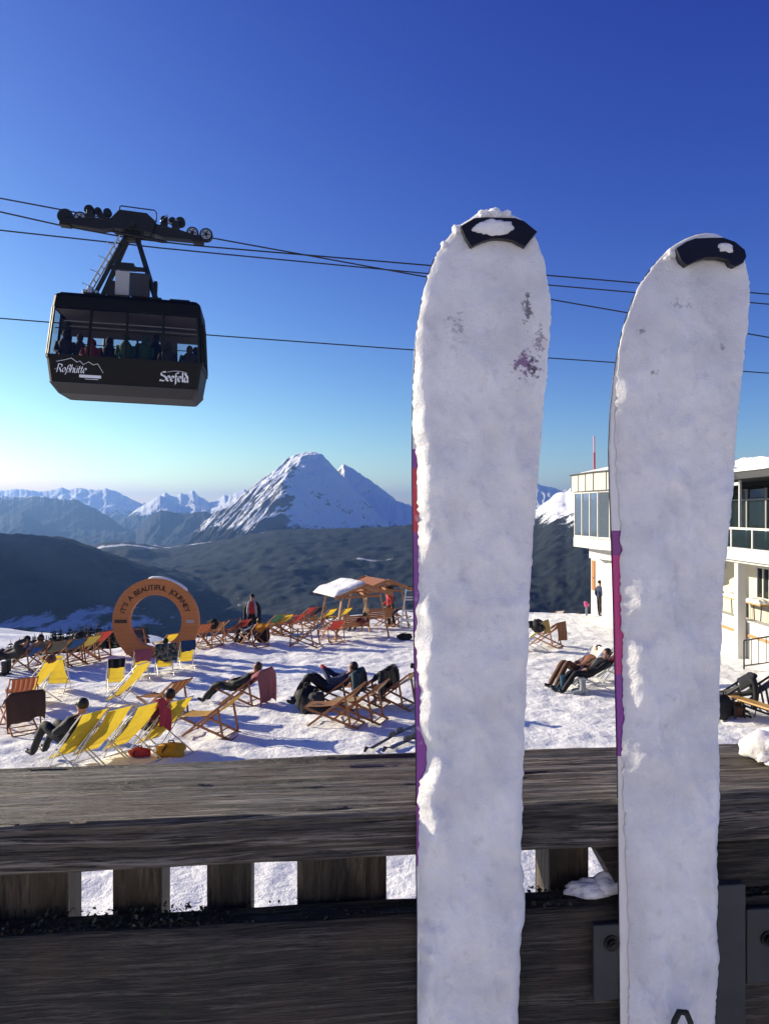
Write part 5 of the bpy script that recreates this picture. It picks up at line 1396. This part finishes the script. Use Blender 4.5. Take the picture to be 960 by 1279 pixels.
def build_swing(name, label, cx, cy, deg, snow, seed, scale=1.0):
    wood = plain('swing_wood', (.36, .15, .06), .55, 0, .3, 14); pole = plain('swing_pole', (.42, .25, .13), .55, 0, .25, 14); snowm = bpy.data.materials['trampled_snow']
    root = empty(name, (cx, cy, gz(cx, cy)), math.radians(deg)); root.scale = (scale,) * 3
    tag(root, label, 'swing', 'canopy swings on the terrace')
    # x across the gable, y along the ridge (away from the viewer), posts splayed
    W, D, H = 1.18, .85, 1.86
    for sx in (-1, 1):
        for sy in (-1, 1):
            mb = MB(); mb.bar((sx * (W + .10), sy * (D + .12), 0), (sx * (W - .28), sy * D, H + .08), .075, .075); mb.build('post', pole, root)
    mb = MB()
    for sy in (-1, 1): mb.bar((-W + .2, sy * D, H), (W - .2, sy * D, H), .06, .10)
    for sx in (-.55, .55): mb.bar((sx * 1.2, -D, H - .02), (sx * 1.2, D, H - .02), .06, .09)
    mb.build('beam', wood, root)
    mb = MB(); ap = Vector((0, 0, 2.42)); ew = 1.36
    for sx in (-1, 1):
        mb.bar((sx * ew, 0, 1.92), (0, 0, 2.40), 2.36, .05, (0, 0, 1))
        for sy in (-1.21, 1.21): mb.bar((sx * (ew + .02), sy, 1.90), (0, sy, 2.40), .04, .15)
    rf = mb.build('roof', wood, root)
    if snow:
        n, k = 20, 26; P = np.zeros((n, k, 3))
        for i in range(n):
            for j in range(k):
                f = i / (n - 1); g = j / (k - 1); y = -1.22 + 2.44 * g
                x = -ew - .05 + (ew + .12) * f; base = 1.955 + (min(x, 0) + ew) / ew * .48
                e = min(f, 1 - f, .5) * 2; e2 = min(g, 1 - g, .5) * 2
                th = .17 * (min(1, e * 3) ** .5) * (min(1, e2 * 5) ** .5) * (1 + .25 * float(fbm(np.array([x * 1.5]), np.array([y * 1.5]), seed, 3)[0]))
                P[i, j] = (x, y, base - .01 + th)
        s_ = grid_mesh('roof_snow', P, snowm, rf); sm = s_.modifiers.new('t', 'SOLIDIFY'); sm.thickness = .03; sm.offset = -1
    # hanging bench, back towards the viewer
    bn = link('bench', None, root)
    mb = MB()
    for i in range(5): mb.box((0, -.28 - .018 * i * 1.2, .56 + .095 * i), (1.25, .022, .082), Euler((.22, 0, 0)))
    mb.build('bench_back', wood, bn)
    mb = MB()
    for i in range(5): mb.box((0, -.20 + .10 * i, .47), (1.25, .085, .022))
    for sx in (-.63, .63): mb.bar((sx, -.27, .46), (sx, .26, .46), .05, .05); mb.bar((sx, -.25, .46), (sx, -.40, 1.02), .05, .05); mb.bar((sx, -.3, .70), (sx, .25, .70), .06, .03); mb.bar((sx, .24, .46), (sx, .24, .70), .04, .04)
    mb.build('bench_seat', wood, bn)
    for sx in (-.64, .64):
        for y in (-.33, .24): mb = MB(); mb.tube([(sx, y, .72), (sx, y * .6, H - .02)], .012, 6); mb.build('chain', plain('chain_grey', (.2, .2, .2), .4, .8), bn)
    return root

def build_terrace_things():
    d1 = ground_d(797); x1 = (441 - 480) / F * d1
    sw = build_swing('canopy_swing', 'wooden canopy swing with thick snow on its pitched roof', x1, d1, 27, True, 3, .88)
    o = person('person', 'person with dark hair sitting in the canopy swing, back to us', sw.matrix_basis @ Matrix.Translation((.3, -.02, .07)) @ Matrix.Rotation(math.radians(90), 4, 'Z'), lying(.0, 'lap'), dict(top=C('maroon', (.10, .015, .02)), legs=C('charcoal', (.03, .03, .034)), skin=SKIN(), hand=SKIN(), boot=C('boot', (.015, .015, .018))), hair=plain('hair_dark', (.02, .012, .008)))
    d2 = ground_d(787); x2 = (470 - 480) / F * d2
    build_swing('canopy_swing', 'second canopy swing behind the snow roofed one, mostly bare roof', x2, d2 + .6, 27, False, 4, .88)
    # tall white ladder chair by the left ski
    d = ground_d(787); x = (508 - 480) / F * d
    root = empty('ladder_stand', (x, d, gz(x, d)), 0); tag(root, 'white ladder stand with a dark bar on top, beside the left ski', 'ladder')
    wh = plain('white_paint', (.72, .72, .70), .5, 0, .06)
    mb = MB()
    for s_ in (0, .62): mb.bar((-.28 + s_, 0, 0), (-.02 + s_ * .9, .1, 1.78), .06, .05)
    mb.build('ladder_rail', wh, root)
    mb = MB()
    for h in (.35, .42, .8, 1.25, 1.36): mb.bar((-.28 + .26 * h / 1.78, .01, h), (.34 + .2 * h / 1.78, .03, h), .05, .05)
    mb.build('rung', wh, root)
    mb = MB(); mb.bar((-.75, .1, 1.83), (.75, .1, 1.80), .07, .06); mb.box((-.55, .1, 1.82), (.25, .08, .075)); mb.build('top_bar', plain('dark_bar', (.05, .05, .05), .5), root)
    # small pink signal on a grey post
    x, y = at(732, 770); root = empty('marker_post', (x, y, gz(x, y))); tag(root, 'small pink marker on a grey post near the white building', 'marker')
    mb = MB(); mb.tube([(0, 0, 0), (0, 0, .42)], .055, 8); mb.build('post', plain('post_grey', (.2, .22, .22), .6), root)
    mb = MB(); mb.ball((0, 0, .50), .13, 10, 0, (1, .7, .8), .25); mb.ball((-.05, 0, .62), .09, 10, 0, (1, .7, .9), .25); mb.build('marker_head', plain('marker_pink', (.62, .09, .26), .5), root)
    # red and white pole rising behind the building
    root = empty('antenna_mast', (11.6, 41.5, -2.0)); tag(root, 'thin red and white mast rising above the building roof', 'mast')
    mb = MB()
    p = PX(741.5, 545, 41.5); base = PX(744, 600, 41.5)
    pts = [Vector((base.x, base.y, -2)) + (Vector((p.x, p.y, p.z)) - Vector((base.x, base.y, -2))) * t for t in np.linspace(0, 1, 13)]
    for i in range(12): mb.tube([q - root.location for q in pts[i:i + 2]], .055 if i < 11 else .045, 8, i % 2)
    mb.build('mast_pole', [plain('mast_red', (.55, .06, .08), .5), plain('mast_pink', (.7, .35, .4), .5)], root)

def build_building():
    root = empty('restaurant', (11.5, 30, gz(9, 30)), 0); O = Vector(root.location)
    tag(root, 'white two storey mountain restaurant with glazed upper floor and snow on its roof', 'building')
    white = plain('render_white', (.60, .585, .54), .7, 0, .06, 2, bump=.1); cream = plain('render_cream', (.68, .63, .50), .75, 0, .07, 2, bump=.1); panel = plain('fascia_panel', (.50, .485, .44), .6, 0, .08, 3)
    dark = plain('dark_frame', (.03, .03, .032), .45); snowm = bpy.data.materials['trampled_snow']; slate = plain('roof_dark', (.045, .045, .048), .6)
    gm, nt, out = newmat('window_glass'); b = NB(nt)
    p = b.n('ShaderNodeBsdfPrincipled', {'Base Color': (.03, .045, .05, 1), 'Roughness': .03, 'Specular IOR Level': .7}); tr = b.n('ShaderNodeBsdfTransparent', {'Color': (.55, .65, .66, 1)})
    b.link(b.n('ShaderNodeMixShader', {0: .55, 1: tr.outputs[0], 2: p.outputs[0]}).outputs[0], out.inputs[0])
    mir, nt, out = newmat('mirror_glass'); b = NB(nt)
    b.link(b.n('ShaderNodeBsdfPrincipled', {'Base Color': (.35, .42, .48, 1), 'Roughness': .04, 'Metallic': .75}).outputs[0], out.inputs[0])
    zf, zs = CAMZ - 1.23, CAMZ - 1.93                 # floor band of the bay
    # plan of the glazed bay at the far end (octagon-like), from the far corner towards the camera
    bay = [Vector((12.4, 39.6)), Vector((10.1, 39.2)), Vector((9.32, 37.6)), Vector((9.62, 34.6)), Vector((10.35, 31.6)), Vector((11.6, 29.6)), Vector((13.5, 29.2))]
    def off(poly, k): 
        c = Vector((12.6, 34.4)); return [q + (q - c).normalized() * k for q in poly]
    def wallband(name, poly, z0, z1, mat, par, th=.12):
        mb = MB()
        for a, b_ in zip(poly[:-1], poly[1:]):
            mb.bar(Vector((a.x, a.y, (z0 + z1) / 2)) - O, Vector((b_.x, b_.y, (z0 + z1) / 2)) - O, th, z1 - z0)
        return mb.build(name, mat, par)
    def solid(name, poly, z0, z1, mat, par):
        n = len(poly); mb = MB()
        vs = [Vector((q.x, q.y, z0)) - O for q in poly] + [Vector((q.x, q.y, z1)) - O for q in poly]
        mb.add(vs, [tuple(range(n)), tuple(range(n, 2 * n))] + [(i, (i + 1) % n, (i + 1) % n + n, i + n) for i in range(n)]); return mb.build(name, mat, par)
    solid('bay_floor', off(bay, .10), zs + .25, zf, white, root)
    solid('bay_soffit', off(bay, -.75), zs - .28, zs + .246, white, root)
    fas = solid('bay_fascia', off(bay, .22), CAMZ + .98, CAMZ + 1.78, panel, root)
    mb = MB(); fo = off(bay, .23)
    for a, b_ in zip(fo[:-1], fo[1:]):
        k = max(1, int((b_ - a).length / 1.05))
        for i in range(k):
            q = a + (b_ - a) * i / k; mb.box(Vector((q.x, q.y, CAMZ + 1.38)) - O, (.03, .03, .80))
        mb.bar(Vector((a.x, a.y, CAMZ + 1.80)) - O, Vector((b_.x, b_.y, CAMZ + 1.80)) - O, .16, .05)
    mb.build('fascia_joint', slate, fas)
    sp = off(bay, .15); n = len(sp); mb = MB(); c = Vector((12.4, 34.4))
    rg = [[Vector((q.x, q.y, CAMZ + 1.79)) - O for q in sp], [Vector((*(q + (c - q) * .12), CAMZ + 1.98 + .06 * math.sin(i * 2.1))) - O for i, q in enumerate(sp)], [Vector((*(q + (c - q) * .6), CAMZ + 2.25 + .05 * math.sin(i * 1.3))) - O for i, q in enumerate(sp)]]
    for a, b_ in zip(rg[:-1], rg[1:]):
        for i in range(n - 1): mb.add([a[i], a[i + 1], b_[i + 1], b_[i]], [(0, 1, 2, 3)], 0, True)
    mb.add(rg[2], [tuple(range(n))]); mb.build('roof_snow', snowm, root)
    for a, b_ in zip(bay[:-1], bay[1:]):
        L = (b_ - a).length; k = max(1, round(L / 1.05))
        for i in range(k):
            q0, q1 = a + (b_ - a) * i / k, a + (b_ - a) * (i + 1) / k
            m0 = Vector((q0.x, q0.y, 0)); m1 = Vector((q1.x, q1.y, 0)); z0, z1 = zf + .01, CAMZ + .975
            mb = MB(); mb.bar(m0 + Vector((0, 0, (z0 + z1) / 2)) - O, m1 + Vector((0, 0, (z0 + z1) / 2)) - O, .03, z1 - z0); w = mb.build('window', mir, root)
            mb = MB(); mb.box(m0 + Vector((0, 0, (z0 + z1) / 2)) - O, (.10, .10, z1 - z0)); mb.bar(m0 + Vector((0, 0, z0 + .05)) - O, m1 + Vector((0, 0, z0 + .05)) - O, .09, .09); mb.bar(m0 + Vector((0, 0, z1 - .05)) - O, m1 + Vector((0, 0, z1 - .05)) - O, .09, .09)
            mb.build('frame', white, w)
    # ground floor under the bay, and the long wall back behind the terrace
    g0 = gz(11, 30) - .3
    solid('ground_wall', [Vector((10.55, 39.3)), Vector((10.55, 33.5)), Vector((13.2, 33.0)), Vector((13.2, 39.3))], g0, zs - .285, white, root)
    solid('ground_wall', [Vector((13.3, 33.4)), Vector((13.3, 14)), Vector((16.5, 14)), Vector((16.5, 33.4))], g0, CAMZ - 1.62, cream, root)
    # windows of the ground floor
    for y0, y1 in ((27.35, 26.45), (25.95, 25.1), (23.6, 22.7), (31.2, 30.3)):
        z0, z1 = CAMZ - 3.05, CAMZ - 1.95; y = (y0 + y1) / 2; h = z1 - z0; wd = abs(y0 - y1)
        mb = MB(); mb.box(Vector((13.29, y, (z0 + z1) / 2)) - O, (.06, wd, h)); w = mb.build('window', gm if False else plain('pane_dark', (.02, .025, .025), .08, 0, .1), root)
        mb = MB()
        for yy in (y0, y, y1): mb.box(Vector((13.25, yy, (z0 + z1) / 2)) - O, (.06, .07, h + .07))
        for zz in (z0, z1): mb.box(Vector((13.253, y, zz)) - O, (.055, wd, .07))
        mb.build('frame', white, w)
        mb = MB(); mb.box(Vector((13.2, y, z0 - .07)) - O, (.2, wd + .2, .05)); mb.build('sill', white, w)
    # balcony slab, glass rail and recessed glazed upper floor
    X0 = 11.15
    mb = MB(); mb.box(Vector((X0 + 1.2, 22.0, CAMZ - 1.375)) - O, (2.4, 14.6, .30)); mb.box(Vector((X0 + 1.25, 22.0, CAMZ - 1.57)) - O, (2.2, 14.4, .10)); mb.box(Vector((X0 + .06, 22.0, CAMZ - 1.18)) - O, (.12, 14.6, .10)); mb.build('balcony_slab', white, root)
    mb = MB(); mb.box(Vector((X0 + .06, 22.0, CAMZ - .52)) - O, (.10, 14.6, .07)); 
    for i in range(11): mb.box(Vector((X0 + .06, 29.1 - i * 1.42, CAMZ - .84)) - O, (.06, .07, .60))
    rail = mb.build('balcony_rail', white, root)
    for i in range(10):
        mb = MB(); mb.box(Vector((X0 + .06, 28.39 - i * 1.42, CAMZ - .84)) - O, (.015, 1.30, .52)); mb.build('rail_pane', gm, rail)
    mb = MB(); mb.box(Vector((12.95, 22, CAMZ + .0)) - O, (.05, 14.6, 2.45)); mb.build('upper_back', plain('upper_dark', (.03, .033, .034), .5), root)
    for i in range(11):
        y = 28.6 - i * 1.35
        mb = MB(); mb.box(Vector((12.55, y, CAMZ - .18)) - O, (.03, 1.22, 1.95)); w = mb.build('window', gm, root)
        mb = MB(); mb.box(Vector((12.53, y + .66, CAMZ - .18)) - O, (.09, .09, 1.95)); mb.box(Vector((12.528, y, CAMZ + .42)) - O, (.08, 1.24, .06)); mb.build('frame', plain('frame_grey', (.30, .30, .29), .5), w)
        if i % 2 == 0: mb = MB(); mb.box(Vector((12.8, y + .1, CAMZ - .25)) - O, (.04, .55, 1.5)); mb.build('curtain', plain('curtain_pale', (.55, .55, .5), .9), w)
    mb = MB()
    for y in (29.2, 24.35, 19.5):
        mb = MB(); mb.box(Vector((X0 + .10, y, CAMZ + .26)) - O, (.07, .07, 1.5)); mb.build('canopy_post', plain('post_white', (.55, .55, .54), .5), root)
    mb = MB()
    for y in (26.8,): mb.box(Vector((X0 + .10, y, CAMZ + .90)) - O, (.07, 4.9, .10))
    mb.build('canopy_beam', plain('post_white', (.55, .55, .54), .5), root)
    mb = MB(); mb.box(Vector((X0 + 1.0, 22, CAMZ + 1.14)) - O, (2.3, 14.8, .22)); mb.box(Vector((X0 + 2.4, 22, CAMZ + 1.42)) - O, (2.6, 14.4, .34)); mb.build('roof', slate, root)
    xs = np.linspace(X0 - .2, X0 + 4.2, 40); ys = np.linspace(14.5, 29.6, 110); XX, YY = np.meshgrid(xs, ys)
    e = np.clip(np.minimum(np.minimum(XX - xs[0], xs[-1] - XX) * 3.0, np.minimum(YY - ys[0], ys[-1] - YY) * 2.5), 0, 1)
    ZZ = CAMZ + np.where(XX < X0 + 1.05, 1.255, 1.60) + np.sqrt(e) * np.clip(.12 + .16 * fbm(XX * .9, YY * .7, 44, 4), .0, 1) 
    s_ = grid_mesh('roof_snow', np.stack([XX - O.x, YY - O.y, ZZ - O.z], -1), snowm, root)
    # columns, low terrace wall
    for y in (25.0, 29.0, 20.6):
        mb = MB(); mb.box(Vector((11.55, y, (g0 + CAMZ - 1.625) / 2)) - O, (.26, .26, CAMZ - 1.625 - g0), bev=.01); mb.build('column', white, root)
    mb = MB(); mb.box(Vector((11.85, 23.6, (g0 + CAMZ - 3.55) / 2)) - O, (.22, 15, CAMZ - 3.55 - g0)); mb.box(Vector((11.85, 23.6, CAMZ - 3.525)) - O, (.34, 15.1, .05)); mb.build('terrace_wall', white, root)
    mb = MB(); mb.box(Vector((12.6, 23.6, CAMZ - 4.05)) - O, (1.3, 15, .05)); mb.build('terrace_floor', plain('terrace_dark', (.035, .033, .032), .8), root)
    mb = MB(); mb.bar(Vector((11.72, 29.5, CAMZ - 3.95)) - O, Vector((11.72, 20, CAMZ - 4.0)) - O, .05, .09); mb.build('wall_rail', plain('rail_wood', (.45, .24, .10), .5), root)
    # brown door by the near corner of the bay
    mb = MB(); mb.box(Vector((10.52, 38.75, CAMZ - 3.2)) - O, (.05, .5, 1.5)); dr = mb.build('door', plain('door_wood', (.42, .18, .06), .5, 0, .25, 8), root)
    mb = MB(); mb.box(Vector((10.48, 38.6, CAMZ - 3.3)) - O, (.04, .12, .04)); mb.build('handle', dark, dr)
    # snowed-in tables and benches between the wall and the house
    wood = plain('bench_orange', (.50, .27, .10), .5, 0, .2, 10)
    for k, (y, l) in enumerate([(27.6, 'orange wooden table with snow on it behind the low white wall, the farther one'), (25.9, 'orange wooden table right behind the white column'), (23.9, 'orange wooden table with snow on it at the right picture edge')]):
        z = CAMZ - 4.02; t = empty('terrace_table', (12.55, y, z)); tag(t, l, 'table', 'tables on the restaurant terrace')
        mb = MB(); mb.box((0, 0, .95), (.55, 1.5, .05)); mb.build('table_top', wood, t)
        for sy in (-.6, .6):
            mb = MB(); mb.tube([(-.2, sy, 0), (-.16, sy, .92)], .02, 6); mb.tube([(.2, sy, 0), (.16, sy, .92)], .02, 6); mb.bar((-.18, sy, .3), (.18, sy, .3), .03, .03); mb.build('leg', dark, t)
        n_ = 14; P = np.zeros((n_, n_, 3))
        for i in range(n_):
            for j in range(n_):
                f, g = i / (n_ - 1), j / (n_ - 1); e_ = min(f, 1 - f, g, 1 - g)
                P[i, j] = (-.26 + .52 * f, -.6 + 1.2 * g, .976 + .13 * min(1, e_ * 4) ** .5 * (1 + .4 * float(vnoise(np.array([i * .5 + k]), np.array([j * .5]), 3)[0])))
        grid_mesh('table_snow', P, snowm, t)
    # steel stair rail at the right edge
    root2 = empty('stair_railing', (11.2, 22.2, gz(11.2, 22.2))); tag(root2, 'black steel stair railing at the right picture edge below the white wall', 'railing')
    mb = MB(); q0, q1 = Vector((-.55, .6, .85)), Vector((.9, -.9, 1.45))
    mb.tube([q0, q1], .025, 8); mb.tube([q0 - Vector((0, 0, .75)), q1 - Vector((0, 0, .75))], .02, 8); mb.tube([Vector((q0.x, q0.y, 0)), q0], .025, 8); mb.tube([Vector((q1.x, q1.y, 0)), q1], .025, 8); mb.build('handrail', dark, root2)
    mb = MB()
    for i in range(1, 10):
        q = q0 + (q1 - q0) * i / 10; mb.tube([q - Vector((0, 0, .75)), q], .012, 6)
    mb.build('baluster', dark, root2)
    # wooden bench on dark legs beside the grey deck chair
    a = Vector((7.72, 17.2)); e_ = Vector((8.30, 15.3)); dd = (e_ - a); L = dd.length; ang = math.atan2(dd.y, dd.x)
    bn = empty('wooden_bench', (a.x, a.y, gz(a.x, a.y)), ang); tag(bn, 'honey coloured wooden bench on black folding legs at the right edge', 'bench')
    mb = MB(); mb.box((L / 2, 0, .45), (L, .27, .035), bev=.008); mb.build('seat', plain('bench_honey', (.52, .29, .09), .45, 0, .2, 9), bn)
    for xx in (.25, L - .25):
        mb = MB()
        for s_ in (-.11, .11): mb.bar((xx - .03, s_, .43), (xx + .06, s_ * 1.15, 0), .035, .035)
        mb.bar((xx, -.12, .25), (xx, .12, .25), .03, .03); mb.bar((xx, -.12, .42), (xx, .12, .42), .04, .03); mb.build('leg', dark, bn)

def build_trees():
    rnd = random.Random(11)
    bark = plain('bark', (.06, .045, .035), .9); 
    leaf = [plain('needle_dark', (.022, .030, .024), .9, 0, .4, 2), plain('needle_frost', (.06, .065, .06), .9, 0, .4, 2)]
    protos = []
    for s_ in range(4):
        h = 8.0; r0 = rnd.uniform(1.7, 2.4); tr = MB(); tr.tube([(0, 0, -3), (0, 0, 3), (0, 0, h)], [.22, .14, .02], 7)
        cr = MB(); z = .6
        while z < h - .1:
            f = 1 - z / h; R = r0 * (f ** .85) + .05; k = int(9 + 13 * f)
            for i in range(k):
                a = rnd.uniform(0, 6.283); rr = R * rnd.uniform(.7, 1.12); dz = -rr * rnd.uniform(.25, .5)
                p0 = Vector((0, 0, z)); p1 = Vector((math.cos(a) * rr, math.sin(a) * rr, z + dz)); sd = Vector((-math.sin(a), math.cos(a), 0)) * rr * rnd.uniform(.20, .34)
                md = p0.lerp(p1, .55) + Vector((0, 0, .12 * rr))
                mi = 1 if rnd.random() < .25 else 0
                cr.add([p0, md - sd - Vector((0, 0, rr * .3)), p1, md + sd - Vector((0, 0, rr * .3))], [(0, 1, 2), (0, 2, 3)], mi); cr.add([p0, md - Vector((0, 0, rr * .5)), p1 - Vector((0, 0, rr * .2)), md + Vector((0, 0, .05))], [(0, 1, 2), (0, 2, 3)], mi)
            z += .26 + .16 * f
        protos.append((tr.mesh('trunk', bark), cr.mesh('crown', leaf)))
    spots = []
    for i in range(130):
        u = -30 + 215 * ((i + rnd.random()) / 130); d = rnd.uniform(52, 74)
        top = np.interp(u, [-30, 0, 30, 60, 100, 130, 190], [812, 807, 799, 790, 783, 781, 780]) + rnd.uniform(-4, 11)
        spots.append((u, d, top))
    for i, (u, d, top) in enumerate(spots):
        x = (u - 480) / F * d; zt = CAMZ + (640 - top) / F * d; zb = zt - 8.0 * (s2 := rnd.uniform(.75, 1.15))
        o = empty('fir_tree', (x, d, zb), rnd.uniform(0, 6.28)); o.scale = (s2 * rnd.uniform(.85, 1.1),) * 2 + (s2,)
        tr, cr = protos[i % 4]
        link('trunk', tr, o); link('crown', cr, o)
        tag(o, 'dark fir tree in the belt of treetops just below the left terrace edge', 'tree', 'fir trees below the terrace')
build_light(); build_camera(); build_terrace(); build_far(); build_air(); build_deck(); build_fence(); build_skis(); build_cable_car(); build_cables()
K = build_chairs(); bpy.context.view_layer.update()
build_things(K); build_ring(); build_terrace_things(); build_building(); build_trees()
